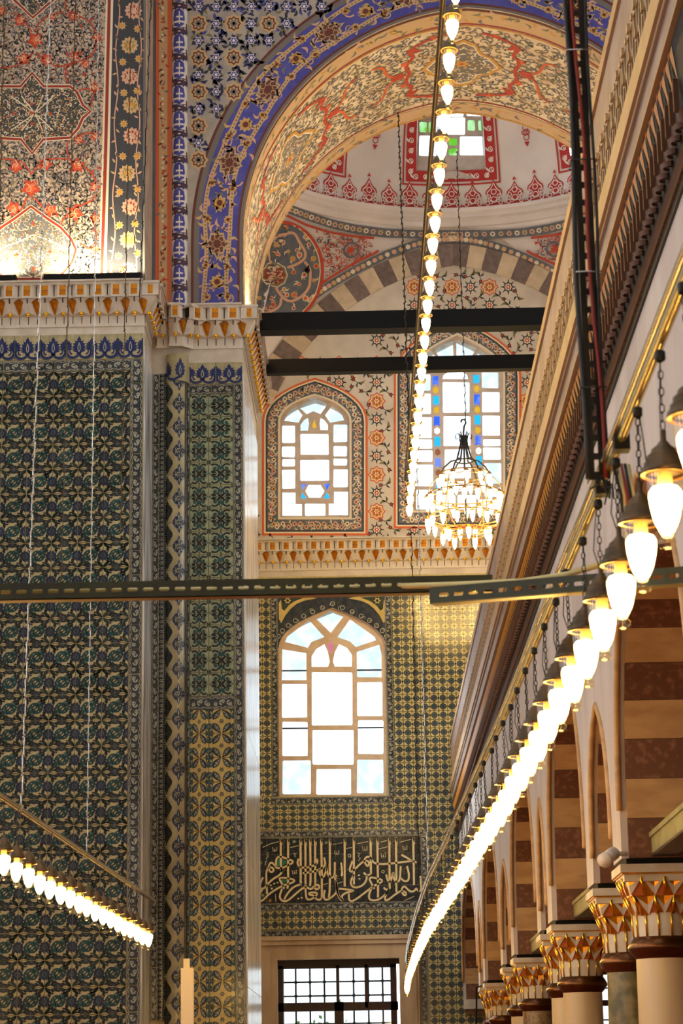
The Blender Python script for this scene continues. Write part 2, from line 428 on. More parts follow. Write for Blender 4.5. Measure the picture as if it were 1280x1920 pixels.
def hall_wall(name, mapf, L0, L1, H, added_wins):  # unseen hall wall; its window openings are added to let daylight in
    mb = MB(); mb.plate([(L0, 0), (L1, 0), (L1, H), (L0, H)], [[(a, z0), (b, z0), (b, z1), ((a + b) / 2, z1 + .6), (a, z1)] for a, b, z0, z1 in added_wins], mapf, 0, .4, 'plaster')
    return struct(name, mb)
HH = 19.0
hall_wall('wall_right', lambda u, v, h: (6.5 + h, u, v), -8, YF + .3, HH, [(y, y + 1.3, 6.6, 10.2) for y in (-5, -1, 3, 7, 11, 15, 19)] + [(27.0, 28.4, 9.6, 12.0), (30, 31.4, 9.6, 12.0)])
hall_wall('wall_hall_side', lambda u, v, h: (-9 - h, u, v), -8, 23, HH, [(y, y + 1.3, 3.0, 7.5) for y in (-5, -1, 3, 7, 11, 15)] + [(y, y + 1.3, 10, 13.5) for y in (-1, 7, 15)])
hall_wall('wall_back', lambda u, v, h: (u, -8 - h, v), -9, 6.5, HH, [])
mb = MB(); mb.plate([(-9.4, -8.4), (6.9, -8.4), (6.9, YB), (-9.4, YB)], [[(x, y), (x + 1.5, y), (x + 1.5, y + 2.4), (x, y + 2.4)] for x in (-7, -3.5, 0, 3.5) for y in (-4, 2, 8, 14)], lambda u, v, h: (u, v, HH + h), 0, .4, 'ceiling_mat'); struct('ceiling_hall', mb)  # unseen ceiling openings added as soft top light for the hall
struct('wall_hall_end', MB().box((-9.4, YP + .5, 0), (-7, YP + .8, HH), 'plaster').box((-7, YB - .3, 17), (6.9, YB, HH), 'plaster'))
struct('ceiling_aisle', MB().box((1.5, 3, 5.1), (6.5, YF, 5.4), 'wood_dark'))

# ---- pendentives and dome over the bay
RZ = 14.30                                     # height of the dome's ring
FE, FZ0, FRHO = .5, 10.1, 3.92                 # pointed wall arch: outer curve
def warch(dx, off=0.0):
    q = (FRHO + off) ** 2 - (abs(dx) + FE) ** 2
    return FZ0 + (sqrt(q) if q > 0 else 0)
DXM = FRHO - FE
def pend(th, v):                               # th degrees from the far side of the ring (negative = left), v 0 at the arch, 1 at the ring
    a = radians(th); sg = -1 if a < 0 else 1; aa = abs(a)
    if aa <= pi / 4: dx = min(BR * math.tan(aa), DXM); q = Vector((BX + sg * dx, YF, warch(dx)))
    else: dx = min(BR * math.tan(pi / 2 - aa), DXM); q = Vector((BX + sg * BR, BY + dx, warch(dx)))
    p = Vector((BX + BR * sin(a), BY + BR * cos(a), RZ))
    r = q.lerp(p, v)
    return r + (Vector((sg * .6, .8, .4)) * (.10 * sin(pi * v) * (sin(2 * aa))))
mb = MB(); NT, NV = 360, 16
vs = [pend(-90 + 180 * i / NT, j / NV) for i in range(NT + 1) for j in range(NV + 1)]
fs = [(i * (NV + 1) + j, (i + 1) * (NV + 1) + j, (i + 1) * (NV + 1) + j + 1, i * (NV + 1) + j + 1) for i in range(NT) for j in range(NV)]
mb.add(vs, fs, 'plaster_white', True)
ceiling_pend = struct('ceiling_pendentive', mb)
DR = 3.52; DZ = RZ + .22
def dome(u, v, h=0.0):                         # u metres along the ring from the far axis, v metres up the shell
    a = u / DR; f = v / DR
    r = DR - h
    return Vector((BX + r * cos(f) * sin(a), BY + r * cos(f) * cos(a), DZ + r * sin(f) * 1.05))
WU, WV0, WV1 = .545, .62, 1.66
mb = MB()
vg = [0, .3, WV0, .95, 1.3, WV1, 2.2, 2.9, 3.6, 4.3, 5.0, 5.5]; nv = len(vg)
UW = 2 * pi * DR / 9
for k in range(9):
    uw = [k * UW - WU + 2 * WU * i / 6 for i in range(7)]; ug = [k * UW + WU + (UW - 2 * WU) * i / 7 for i in range(8)]
    for g, hole in ((uw, True), (ug, False)):
        mb.add([dome(u, v) for u in g for v in vg], [(i * nv + j, (i + 1) * nv + j, (i + 1) * nv + j + 1, i * nv + j + 1) for i in range(len(g) - 1) for j in range(nv - 1) if not (hole and WV0 - .01 <= vg[j] < WV1 - .01)], 'plaster_white', True)
# reveal of the dome window
for (a, b) in (((-WU, WV0), (WU, WV0)), ((WU, WV0), (WU, WV1)), ((WU, WV1), (-WU, WV1)), ((-WU, WV1), (-WU, WV0))):
    p, q = dome(*a), dome(*b); mb.quad(p, q, q + Vector((0, .45, 0)), p + Vector((0, .45, 0)), 'tracery_grey')
ceiling = struct('ceiling', mb)
# ring moulding of the dome
mb = MB()
mb.lathe([(BR + .02, -.06), (BR - .02, -.05), (BR - .06, .0), (BR - .06, .04), (BR - .12, .06), (BR - .12, .12), (BR - .16, .14), (BR - .16, .20), (BR - .10, .22), (DR + .03, .23)], 'plaster_white', (BX, BY, RZ), 120, smooth=False)
for k in range(1, 9):
    g = MB(); a = [dome(k * UW + x, v, -.1) for x, v in ((-WU - .05, WV0 - .05), (WU + .05, WV0 - .05), (WU + .05, WV1 + .05), (-WU - .05, WV1 + .05))]; g.quad(*a, 'pane_thin'); g.ob('pane', ceiling)
struct('trim_1', mb, 'pale stepped moulding ring below the dome')
# ================================================================== GLAZED TILES
def clip01(poly, lo=.012, hi=.988):
    for ax, val, keep in ((0, lo, 1), (0, hi, -1), (1, lo, 1), (1, hi, -1)):
        out = []
        for i in range(len(poly)):
            a, b = poly[i - 1], poly[i]
            ia, ib = (a[ax] - val) * keep >= 0, (b[ax] - val) * keep >= 0
            if ia != ib:
                t = (val - a[ax]) / (b[ax] - a[ax]); out.append((a[0] + (b[0] - a[0]) * t, a[1] + (b[1] - a[1]) * t))
            if ib: out.append(b)
        poly = out
        if not poly: return []
    return poly
def tile_mesh(name, base, pat, th=.012):
    mb = MB(); a, b = .008, .018
    fr = [(b - .5, -th, b - .5), (.5 - b, -th, b - .5), (.5 - b, -th, .5 - b), (b - .5, -th, .5 - b)]
    bk = [(a - .5, 0, a - .5), (.5 - a, 0, a - .5), (.5 - a, 0, .5 - a), (a - .5, 0, .5 - a)]
    mb.add(fr + bk, [(0, 1, 2, 3)] + [(i, i + 4, (i + 1) % 4 + 4, (i + 1) % 4) for i in range(4)], base)
    for polys, m, l in sorted(pat.s, key=lambda q: q[2]):
        for p in polys:
            q = clip01(p)
            if len(q) > 2: mb.add([(u - .5, -th - .0005 - l * .0004, v - .5) for u, v in q], [list(range(len(q)))], m)
    return mb.mesh(name)
def sym4(f):
    for a in (1, -1):
        for b in (1, -1): f(lambda u, v: (.5 + a * (u - .5), .5 + b * (v - .5)), a, b)

# curling-leaf tile of the main pier
P = Pat()
for e in (0, 1):
    P.star((e, .48), .235, 'navy', 2, 11, .8); P.disc((e, .48), .1, 'slate_disc', 3, 10); P.disc((e, .48), .06, 'navy', 4, 8)
    P.disc((.5, e), .175, 'ink', 2, 14); P.ring((.5, e), .10, .018, 'slate_disc', 3)
    P.leaf((.5, e), pi / 2 if e == 0 else -pi / 2, .12, .1, 'slate_disc', 3)
for sg in (1, -1):
    f = lambda u, v: (.5 + sg * (u - .5), .49 + sg * (v - .5))
    cm = smooth([f(.40, .24), f(.31, .36), f(.31, .52), f(.40, .64), f(.52, .66), f(.57, .56), f(.50, .50)], 2)
    P.stroke(cm, .235, 'ink', 2, taper=-1); P.stroke(cm[:-2], .165, 'teal', 3, taper=-1)
    for k in (3, 8, 13): P.disc(cm[k], .022, 'tile_cream', 4, 6)
    P.leaf(f(.66, .80), 0, .14, .09, 'ink', 2); P.leaf(f(.72, .74), -.9, .12, .07, 'ink', 2)
def corner(f, a, b):
    P.stroke(smooth([f(0, 0), f(.12, .17), f(.30, .22)]), .042, 'ink', 2)
    P.stroke(smooth([f(0, 0), f(.17, .1), f(.34, .06)]), .036, 'ink', 2)
    an = atan2(b, a)
    P.leaf(f(.02, .02), an, .34, .15, 'leafgreen', 2); P.leaf(f(.16, .2), atan2(b, a * .2), .2, .12, 'ink', 2)
    P.leaf(f(.22, .1), atan2(b * .3, a), .18, .11, 'ink', 2); P.disc(f(.3, .22), .035, 'ink', 2, 7)
sym4(corner)
ME_SAZ = tile_mesh('floral_tile', 'tile_cream', P)
# arabesque tile (upper recessed panel)
P = Pat()
def q2(f, a, b):
    P.curl(f(.27, .27), .2, atan2(b, a) + pi, a * b, 'ink', .085, 2, 1.0, 12)
    P.leaf(f(.40, .12), atan2(b * 1, a * .4), .24, .13, 'teal', 3); P.leaf(f(.10, .40), atan2(b * .3, a), .24, .13, 'ink', 3)
    P.disc(f(.27, .27), .075, 'teal', 3, 8); P.leaf(f(.5, .5), atan2(-b, -a), .22, .12, 'ink', 2); P.leaf(f(0, 0), atan2(b, a), .16, .09, 'leafgreen', 2)
    P.stroke(smooth([f(.5, .02), f(.42, .2), f(.5, .38)]), .026, 'ink', 2); P.stroke(smooth([f(.02, .5), f(.2, .42), f(.36, .5)]), .026, 'teal', 2)
sym4(q2)
P.star((.5, .5), .07, 'ink', 4, 6, .6)
ME_ARAB = tile_mesh('arabesque_tile', 'tile_sage', P)
# four-leaf tile (lower recessed panel)
P = Pat()
def q3(f, a, b):
    c = f(.155, .565); an = atan2(b * .42, a * .31)
    P.leaf(c, an, .53, .25, 'ink', 2, .02 * a * b); P.leaf(f(.19, .60), an, .42, .165, 'slate_disc', 3)
    P.ring(f(.33, .76), .035, .02, 'border_line', 4, 8); P.leaf(f(.36, .83), an, .12, .04, 'border_line', 4); P.leaf(f(.22, .64), an, .09, .04, 'border_line', 4)
    P.curl(f(.31, .74), .07, an, a * b, 'border_line', .016, 4)
sym4(q3)
P.star((.5, .5), .10, 'ink', 3, 6, .62); P.disc((.5, .5), .045, 'border_line', 4, 8); P.disc((.5, .5), .025, 'ink', 5, 7)
for e in (0, 1):
    for e2 in (0, 1):
        sx, sy = (1 if e == 0 else -1), (1 if e2 == 0 else -1)
        g = lambda u, v: (e + sx * u, e2 + sy * v)
        P.poly([g(0, 0), g(.23, 0), g(.17, .06), g(.15, .1), g(.16, .3), g(.11, .39), g(.05, .41), g(0, .41)], 'teal', 2)
        P.curl(g(.07, .27), .06, 1, sx * sy, 'border_line', .02, 3); P.leaf(g(.05, .08), atan2(sy * 1, sx * .6), .16, .05, 'tile_yellow', 3)
ME_LEAF = tile_mesh('leaf_tile', 'tile_yellow', P)
# disc lattice tile of the far wall
P = Pat()
for i in (.25, .75):
    for j in (.25, .75):
        P.disc((i, j), .185, 'ink', 2, 14); P.disc((i, j), .155, 'slate_disc', 3, 14); P.star((i, j), .06, 'ink', 4, 5, .6)
for i in (0, .5, 1):
    for j in (.25, .75): P.disc((i, j), .062, 'ink', 2, 9); P.disc((j, i), .062, 'ink', 2, 9); P.disc((i, j), .03, 'slate_disc', 3, 6); P.disc((j, i), .03, 'tile_yellow', 3, 6)
for i in (0, .5, 1):
    for j in (0, .5, 1):
        P.star((i, j), .105, 'leafgreen', 2, 4, .55); P.disc((i, j), .035, 'tile_cream_far', 3, 6)
        for k in range(4): P.stroke([(i + .1 * cos(k * pi / 2), j + .1 * sin(k * pi / 2)), (i + .2 * cos(k * pi / 2), j + .2 * sin(k * pi / 2))], .035, 'ink', 2)
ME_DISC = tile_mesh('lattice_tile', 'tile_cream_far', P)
# small-flower border tiles (horizontal and vertical runs)
def border(name, vert, ground='border_ground', line='border_line', nx=3):
    P = Pat(); tf = (lambda p: (p[1], p[0])) if vert else (lambda p: p)
    ar = .42
    class T(Pat): pass
    rnd = random.Random(5)
    for i in range(nx):
        c = ((i + .5) / nx, .5 + (.12 if i % 2 else -.12))
        P.ring(c, .13, .045, line, 2, 10, sx=ar); P.disc(c, .05, line, 2, 7, sx=ar)
        for k in range(6): P.disc((c[0] + .17 * ar * cos(k), c[1] + .2 * sin(k)), .028, line, 2, 5, sx=ar)
        for s2 in (1, -1):
            P.stroke(smooth([(c[0] - .5 / nx, .5 + s2 * .3), (c[0], .5 + s2 * .42), (c[0] + .5 / nx, .5 + s2 * .3)]), .035, line, 2)
            P.leaf((c[0] + .5 / nx, .5), s2 * 1.1, .26, .09, line, 2); P.disc((c[0] + .25 / nx, .5 + s2 * .32), .05, line, 2, 6, sx=ar)
    P.stroke([(0, .05), (1, .05)], .03, line, 2); P.stroke([(0, .95), (1, .95)], .03, line, 2)
    if vert: P.s = [([[(q[1], q[0]) for q in p][::-1] for p in polys], m, l) for polys, m, l in P.s]
    return tile_mesh(name, ground, P)
ME_BH = border('border_tile', False); ME_BV = border('border_tile', True)
# palmette frieze tile
def palmette(P, c, h, wd, m, m2, l=2):
    x, y = c
    pts = [(x, y + h)]
    right = [(.16, .80), (.14, .72), (.34, .74), (.28, .62), (.48, .60), (.38, .48), (.5, .38), (.38, .3), (.42, .16), (.2, .12), (.14, 0)]
    P.poly([(x, y + h)] + [(x + a * wd, y + b * h) for a, b in right] + [(x - a * wd, y + b * h) for a, b in right[::-1]], m, l)
    P.leaf((x, y + .12 * h), pi / 2, h * .55, wd * .24, m2, l + 1); P.leaf((x, y + .18 * h), pi / 2, h * .4, wd * .12, m, l + 2)
P = Pat()
palmette(P, (.5, .2), .72, .52, 'cobalt', 'border_line'); palmette(P, (0, .3), .55, .5, 'cobalt', 'teal'); palmette(P, (1, .3), .55, .5, 'cobalt', 'teal')
for sg in (1, -1):
    f = lambda u, v: (.5 + sg * (u - .5), v)
    P.stroke(smooth([f(.5, .24), f(.56, .12), f(.75, .06), f(.93, .14), f(1, .36)]), .10, 'cobalt', 2); P.stroke(smooth([f(.5, .15), f(.58, .06), f(.75, .02), f(.95, .06), f(1, .16)]), .03, 'slate_disc', 3)
    P.curl(f(.76, .34), .13, -pi / 2, sg, 'cobalt', .07, 3, .9)
ME_PALM = tile_mesh('palmette_tile', 'tile_cream', P)
P = Pat(); palmette(P, (.25, .12), .78, .36, 'navy', 'slate_disc'); palmette(P, (.75, .1), .68, .42, 'navy', 'slate_disc')
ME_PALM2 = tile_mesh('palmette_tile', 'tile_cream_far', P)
ME_PLAIN = tile_mesh('calligraphy_tile', 'calligraphy_ground', Pat())

def tiles(me, parent, X0, X1, Z0, Z1, Y, nx, nz, name, jit=.0015, skip=None, face=0):
    """grid of single tiles on the plane Y (face 0) filling X0..X1, Z0..Z1"""
    w_, h_ = (X1 - X0) / nx, (Z1 - Z0) / nz
    for j in range(nz):
        for i in range(nx):
            x, z = X0 + (i + .5) * w_, Z0 + (j + .5) * h_
            if skip and skip(x, z, w_, h_): continue
            ob(name, me, parent, loc=(x + random.uniform(-jit, jit), Y - random.uniform(0, .003), z + random.uniform(-jit, jit)), rot=(random.uniform(-.004, .004), random.uniform(-.004, .004), random.uniform(-.006, .006)), scale=(w_, 1, h_))
def tpx(me, parent, x0, y0, x1, y1, Y, nx, nz, name, **k):
    a, b = at(x0, (y0 + y1) / 2, Y=Y), at(x1, (y0 + y1) / 2, Y=Y); c = (x0 + x1) / 2
    tiles(me, parent, a.x, b.x, at(c, y1, Y=Y).z, at(c, y0, Y=Y).z, Y, nx, nz, name, **k)

# ---- main pier face
TW = .2597; X1 = -2.335
tiles(ME_SAZ, wall_left, X1 - 11 * TW, X1, 8.690 - 26 * .2557, 8.690, YP, 11, 26, 'floral_tile')
tiles(ME_BH, wall_left, X1 - 11 * TW, X1 + .005, 8.692, 8.812, YP, 11, 1, 'border_tile')
tiles(ME_BV, wall_left, X1 + .004, XP - .006, 8.812 - 27 * .25, 8.812, YP, 1, 27, 'border_tile')
tiles(ME_PALM, wall_left, X1 - 10.6 * .2605, XP - .006, 8.816, 9.09, YP, 11, 1, 'palmette_tile')
# ---- recessed face
tiles(ME_BV, wall_left, -2.186, -2.108, 8.90 - 26 * .2557, 8.90, YR, 1, 26, 'border_tile')
tiles(ME_BV, wall_left, -1.830, -1.795, 8.80 - 26 * .2557, 8.80, YR, 1, 26, 'border_tile')
tiles(ME_ARAB, wall_left, -1.795, -1.600, 5.46, 8.665, YR, 1, 13, 'arabesque_tile'); tiles(ME_ARAB, wall_left, -1.600, -1.342, 5.46, 8.665, YR, 1, 13, 'arabesque_tile')
tiles(ME_BH, wall_left, -1.795, -1.342, 5.325, 5.46, YR, 2, 1, 'border_tile'); tiles(ME_BH, wall_left, -1.795, -1.342, 8.667, 8.775, YR, 2, 1, 'border_tile')
tiles(ME_LEAF, wall_left, -1.795, -1.600, 5.325 - 13 * .246, 5.325, YR, 1, 13, 'leaf_tile'); tiles(ME_LEAF, wall_left, -1.600, -1.342, 5.325 - 13 * .246, 5.325, YR, 1, 13, 'leaf_tile')
tiles(ME_BV, wall_left, -1.340, XR - .006, 8.775 - 26 * .2557, 8.775, YR, 1, 26, 'border_tile')
tiles(ME_PALM, wall_left, -1.80, XR - .006, 8.778, 9.02, YR, 2, 1, 'palmette_tile')

# ---- engaged tile column and bead in the corner of the recess
CCX, CCY, CR = -1.929, YR + .01, .114
def colmap(c, r): return lambda u, v, h=0: (c[0] + (r + h) * sin(u), c[1] - (r + h) * cos(u), v)   # u angle from the front, v height
def medal(P, c, a, b, m, m2, l, rnd):
    o = [(0, 1), (.22, .62), (.7, .35), (1, 0), (.7, -.35), (.22, -.62), (0, -1), (-.22, -.62), (-.7, -.35), (-1, 0), (-.7, .35), (-.22, .62)]
    Q = Pat(); o = cyc(o, 1); Q.poly(o, m, l); Q.poly([(x * .86, y * .86) for x, y in o], 'navy' if m2 == 'border_line' else m, l + 1)
    Q.ring((0, .05), .16, .06, m2, l + 2, 9); Q.leaf((0, .25), pi / 2, .5, .14, m2, l + 2); Q.leaf((0, -.25), -pi / 2, .5, .14, m2, l + 2)
    for sg in (1, -1):
        for t in (1, -1): Q.curl((sg * .42, t * .22), .2, 0, sg * t, m2, .09, l + 2); Q.leaf((sg * .2, t * .5), sg * t * .8 + (pi if sg < 0 else 0), .3, .1, m2, l + 2)
        Q.leaf((sg * .3, 0), 0 if sg > 0 else pi, .5, .12, m2, l + 2)
    for polys, mm, ll in Q.s: P.s.append(([[(c[0] + x * a, c[1] + y * b) for x, y in p] for p in polys], mm, ll))
P = Pat(); rnd = random.Random(3)
colsegs = []
def colseg(name, j0):
    P = Pat(); cm = colmap((0, 0), CR)
    for k in range(-1, 3):
        medal(P, (.26, k * .2557), .62, .124, 'cobalt', 'border_line', 2, rnd)
        medal(P, (-.95, k * .2557 + .128), .68, .127, 'ink', 'leafgreen', 2, rnd)
    for k in range(12): P.ring((1.02, k * .0213 + .01), .009, .004, 'border_line', 4, 7, sx=8)
    P.poly([(.86, 0), (1.5, 0), (1.5, .2557), (.86, .2557)], 'border_ground', 3)
    mb = MB(); n = 28
    mb.add([cm(-1.7 + 3.4 * i / n, z, 0) for z in (.002, .2537) for i in range(n + 1)], [(i, i + 1, n + 2 + i, n + 1 + i) for i in range(n)], 'tile_cream', True)
    for polys, m, l in sorted(P.s, key=lambda q: q[2]):
        for p in polys:
            q = [( (u + 2) / 4, v / .2557) for u, v in p]; q = clip01(q)
            if len(q) > 2:
                for t in finer([(u * 4 - 2, v * .2557) for u, v in q], (.22, 9)): mb.add([cm(u, v, .0016 + .0006 * l) for u, v in t], [(0, 1, 2)], m)
    return mb.mesh(name)
ME_COL = colseg('column_tile', 0)
for k in range(26): ob('column_tile', ME_COL, wall_left, loc=(CCX, CCY, 8.80 - (k + 1) * .2557), rot=(0, 0, random.uniform(-.02, .02)))
mb = MB(); cm = colmap((CCX, CCY), CR + .003); n = 16
mb.add([cm(-1.7 + 3.4 * i / n, z, 0) for z in (8.80, 9.1) for i in range(n + 1)], [(i, i + 1, n + 2 + i, n + 1 + i) for i in range(n)], 'tile_cream', True)
P = Pat(); palmette(P, (.35, 8.83), .22, .95, 'cobalt', 'border_line'); palmette(P, (-.85, 8.84), .18, .9, 'cobalt', 'navy'); P.stroke(smooth([(-.9, 8.84), (-.3, 8.80), (.3, 8.84)]), .03, 'cobalt', 2)
P.into(mb, cm, h0=.003, sub=(.2, 9)); mb.ob('column_capital', wall_left)
ME_BEAD = None
mbx = MB(); cm = colmap((0, 0), .036)
mbx.add([cm(-1.8 + 3.6 * i / 8, z, 0) for z in (.002, .2537) for i in range(9)], [(i, i + 1, 10 + i, 9 + i) for i in range(8)], 'border_ground', True)
P = Pat()
for k in range(5): P.ring((-.2, k * .05 + .025), .02, .007, 'border_line', 2, 8, sx=25); P.ring((.9, k * .05 + .0), .016, .007, 'border_line', 2, 8, sx=25); P.disc((-.9, k * .05), .008, 'border_line', 2, 6, sx=25)
P.into(mbx, cm, h0=.002, sub=(.3, 9)); ME_BEAD = mbx.mesh('bead_tile')
for k in range(26): ob('bead_tile', ME_BEAD, wall_left, loc=(-2.073, YR + .004, 8.90 - (k + 1) * .2557))
# ---- far wall tiles
T = lambda me, x0, y0, x1, y1, nx, nz, name, **k: tpx(me, wall_far, x0, y0, x1, y1, YF, nx, nz, name, **k)
T(ME_PALM2, 470, 1078, 930, 1109, 14, 1, 'palmette_tile')
T(ME_DISC, 476, 1112, 508, 1494, 1, 12, 'lattice_tile')
T(ME_BV, 508, 1112, 522, 1494, 1, 15, 'border_tile'); T(ME_BV, 724, 1112, 738, 1494, 1, 15, 'border_tile')
T(ME_DISC, 738, 1112, 905, 1494, 5, 12, 'lattice_tile')
T(ME_BH, 508, 1494, 738, 1508, 8, 1, 'border_tile'); T(ME_DISC, 476, 1494, 508, 1556, 1, 2, 'lattice_tile'); T(ME_DISC, 508, 1508, 738, 1556, 7, 2, 'lattice_tile'); T(ME_DISC, 738, 1494, 872, 1556, 4, 2, 'lattice_tile')
T(ME_BH, 476, 1556, 803, 1569, 11, 1, 'border_tile')
T(ME_PLAIN, 468, 1570, 790, 1692, 10, 4, 'calligraphy_tile')
T(ME_BV, 790, 1569, 803, 1758, 1, 7, 'border_tile'); T(ME_BH, 476, 1692, 790, 1706, 10, 1, 'border_tile')
T(ME_DISC, 476, 1706, 790, 1741, 10, 1, 'lattice_tile'); T(ME_BH, 476, 1742, 790, 1757, 10, 1, 'border_tile')
T(ME_DISC, 803, 1556, 903, 1990, 3, 13, 'lattice_tile'); T(ME_BV, 788, 1758, 803, 1990, 1, 9, 'border_tile')
# arch spandrels over the tiled window
m_far = onY(YF)
P = Pat()
inner = arch_out(522, 724, 1492, 1215, 1139, 0, point=.35); out1 = arch_out(522, 724, 1492, 1215, 1139, 14, point=.35)
P.poly([(522, 1215)] + [p for p in inner[::-1] if p[1] < 1214 and p[0] < 624] + [(623, 1112), (508, 1112), (508, 1215)], 'border_ground', 1)
P.poly([(724, 1215)] + [p for p in inner if p[1] < 1214 and p[0] > 622] + [(623, 1112), (738, 1112), (738, 1215)], 'border_ground', 1)
rnd = random.Random(2)
for i in range(2, 19):
    a, b = inner[i], out1[i]; c = ((a[0] + b[0]) / 2, (a[1] + b[1]) / 2)
    P.ring(c, 4, 1.3, 'border_line', 2, 8); P.curl((c[0] + rnd.uniform(-5, 5), c[1] + rnd.uniform(-4, 4)), 4, rnd.uniform(0, 6), 1, 'border_line', 1.2, 2)
for sg in (1, -1):
    f = lambda u, v: (623 + sg * u, v)
    P.poly(smooth([f(30, 1122), f(62, 1128), f(84, 1146), f(100, 1176), f(101, 1116), f(60, 1113)], 1), 'tile_yellow', 2)
    P.poly(smooth([f(52, 1120), f(78, 1130), f(94, 1150), f(97, 1118)], 1), 'leafgreen', 3); P.flower(f(84, 1126), 7, 'tile_yellow', 'ink', 4)
P.ob('arch_border', wall_far, m_far, h0=.006)

# ---- calligraphy panel
P = Pat()
z1 = lambda pts: [(480 + x / 8, 1560 + y / 8) for x, y in pts]
z2 = lambda pts: [(630 + x / 7.529, 1560 + y / 7.529) for x, y in pts]
S1 = [[(370, 100), (370, 330), (370, 530), (385, 600)], [(480, 100), (480, 450), (480, 750), (470, 850)], [(665, 100), (668, 450), (668, 790)], [(738, 105), (740, 450), (740, 790)], [(810, 100), (814, 450), (818, 740), (805, 810)],
      [(885, 100), (886, 450), (888, 790)], [(975, 100), (980, 350), (985, 650), (985, 990)], [(1105, 100), (1105, 500), (1105, 880), (1090, 985)],
      [(300, 520), (295, 430), (320, 375), (370, 370), (470, 400), (575, 445), (480, 500), (390, 540), (310, 545), (280, 500), (240, 455), (200, 470), (190, 530), (150, 590), (155, 750), (165, 930)],
      [(190, 530), (200, 590), (240, 610), (270, 560), (230, 530), (190, 530)], [(385, 540), (380, 620), (330, 660), (230, 720), (160, 800), (100, 860), (55, 850), (60, 770), (105, 680)],
      [(420, 850), (400, 800), (345, 700), (360, 685), (470, 690), (600, 725), (500, 780), (400, 800), (200, 920), (90, 1040), (40, 1030), (50, 930), (90, 870)],
      [(390, 850), (350, 960), (370, 1020), (420, 1040), (480, 1030), (600, 920), (740, 810), (820, 870), (880, 800), (940, 790), (950, 840), (900, 870), (870, 820)], [(680, 780), (560, 820), (470, 920), (420, 1010)],
      [(640, 400), (615, 460), (640, 520), (720, 540), (840, 520), (925, 460), (910, 400)], [(700, 615), (850, 600), (960, 560), (1040, 500), (1020, 380)], [(945, 560), (960, 660), (1000, 690), (1040, 620), (1070, 480)],
      [(1070, 480), (1060, 600), (1090, 670), (1150, 690), (1180, 640), (1180, 450)], [(1180, 640), (1220, 680), (1280, 670)],
      [(740, 780), (745, 980), (780, 1020), (850, 1000), (940, 910), (800, 905), (790, 940), (870, 950), (900, 1010), (960, 1020), (985, 980)],
      [(1180, 680), (1220, 870), (1180, 940), (1090, 1010), (1030, 1020), (1010, 950), (1030, 870)], [(1220, 870), (1240, 960), (1290, 1015)]]
S2 = [[(120, 90), (120, 450), (120, 770)], [(248, 80), (250, 400), (250, 740)], [(487, 85), (488, 300), (490, 590)], [(580, 85), (586, 450), (592, 880), (588, 925)], [(750, 85), (752, 450), (755, 800)], [(845, 80), (848, 450), (850, 850)], [(1088, 80), (1094, 450), (1098, 750)],
      [(5, 640), (60, 640), (90, 600), (70, 430)], [(480, 350), (430, 350), (395, 390), (410, 450), (450, 490), (470, 430), (430, 400), (370, 420), (260, 530), (210, 570), (185, 530), (230, 410)],
      [(480, 350), (520, 430), (600, 455), (750, 450), (1000, 415), (1080, 410), (920, 320)], [(1060, 405), (1135, 430)], [(390, 570), (430, 620), (490, 590)], [(430, 610), (430, 680), (380, 750), (290, 790), (220, 770), (200, 700), (250, 600)],
      [(540, 800), (460, 660), (500, 635), (690, 685), (530, 760), (400, 860), (240, 980), (180, 970), (180, 870)], [(40, 800), (290, 825), (150, 850), (70, 900), (100, 980)], [(0, 680), (20, 880), (60, 960), (110, 970)],
      [(670, 780), (700, 820), (755, 800), (700, 880), (600, 960), (490, 970), (450, 910), (500, 790)],
      [(1185, 620), (1200, 780), (1190, 840), (1150, 830), (1130, 790), (1100, 840), (1040, 840), (1000, 800), (960, 760), (920, 800), (940, 880), (980, 900), (990, 850), (920, 830), (860, 860), (720, 970), (685, 960), (700, 880), (750, 800)],
      [(705, 600), (730, 700), (770, 710), (810, 540), (810, 660), (850, 710), (900, 690), (910, 480)], [(910, 650), (960, 700), (1020, 690), (1030, 600), (1000, 480)]]
for S, z in ((S1, z1), (S2, z2)):
    for st in S:
        vert = abs(st[0][0] - st[-1][0]) < 40 and len(st) < 5
        P.stroke(smooth(z(st), 2), 3.9 if vert else 3.6, 'script', 2)
        if vert and st[0][1] < 120: a = z([st[0]])[0]; P.poly([(a[0] - 1.6, a[1] + .8), (a[0], a[1] - 1), (a[0] + 2.2, a[1] + 3), (a[0] + 3.6, a[1] + 13), (a[0] + 1, a[1] + 8)], 'script', 2)
thin = [(z1, [(100, 230), (220, 175), (340, 145)]), (z1, [(505, 235), (635, 205)]), (z1, [(1155, 185), (1280, 165)]), (z1, [(1010, 790), (1080, 770)]), (z2, [(5, 165), (85, 150)]), (z2, [(145, 235), (225, 215)]), (z2, [(300, 165), (450, 135)]), (z2, [(620, 145), (720, 120)]),
        (z2, [(600, 240), (720, 210)]), (z2, [(890, 145), (1050, 105)]), (z2, [(25, 725), (100, 700)]), (z2, [(960, 970), (1020, 945), (1100, 905)]), (z1, [(150, 400), (185, 360), (160, 320), (190, 310)]), (z1, [(135, 500), (140, 450), (165, 430)]),
        (z1, [(555, 325), (580, 320), (610, 320)]), (z1, [(580, 320), (585, 380)]), (z2, [(300, 300), (340, 300), (310, 340), (340, 370), (315, 410)]), (z1, [(290, 930), (297, 1050)])]
for z, st in thin: P.stroke(z(st), 1.3, 'script_pale', 2)
for z, x, y in ((z1, 280, 260), (z1, 572, 600), (z1, 1210, 310), (z2, 405, 235), (z2, 665, 330), (z2, 970, 225)):
    P.stroke(z([(x - 32, y - 32), (x - 24, y + 26), (x - 4, y + 28), (x, y - 24), (x + 6, y + 28), (x + 28, y + 24), (x + 30, y - 34)]), 1.2, 'script_pale', 2)
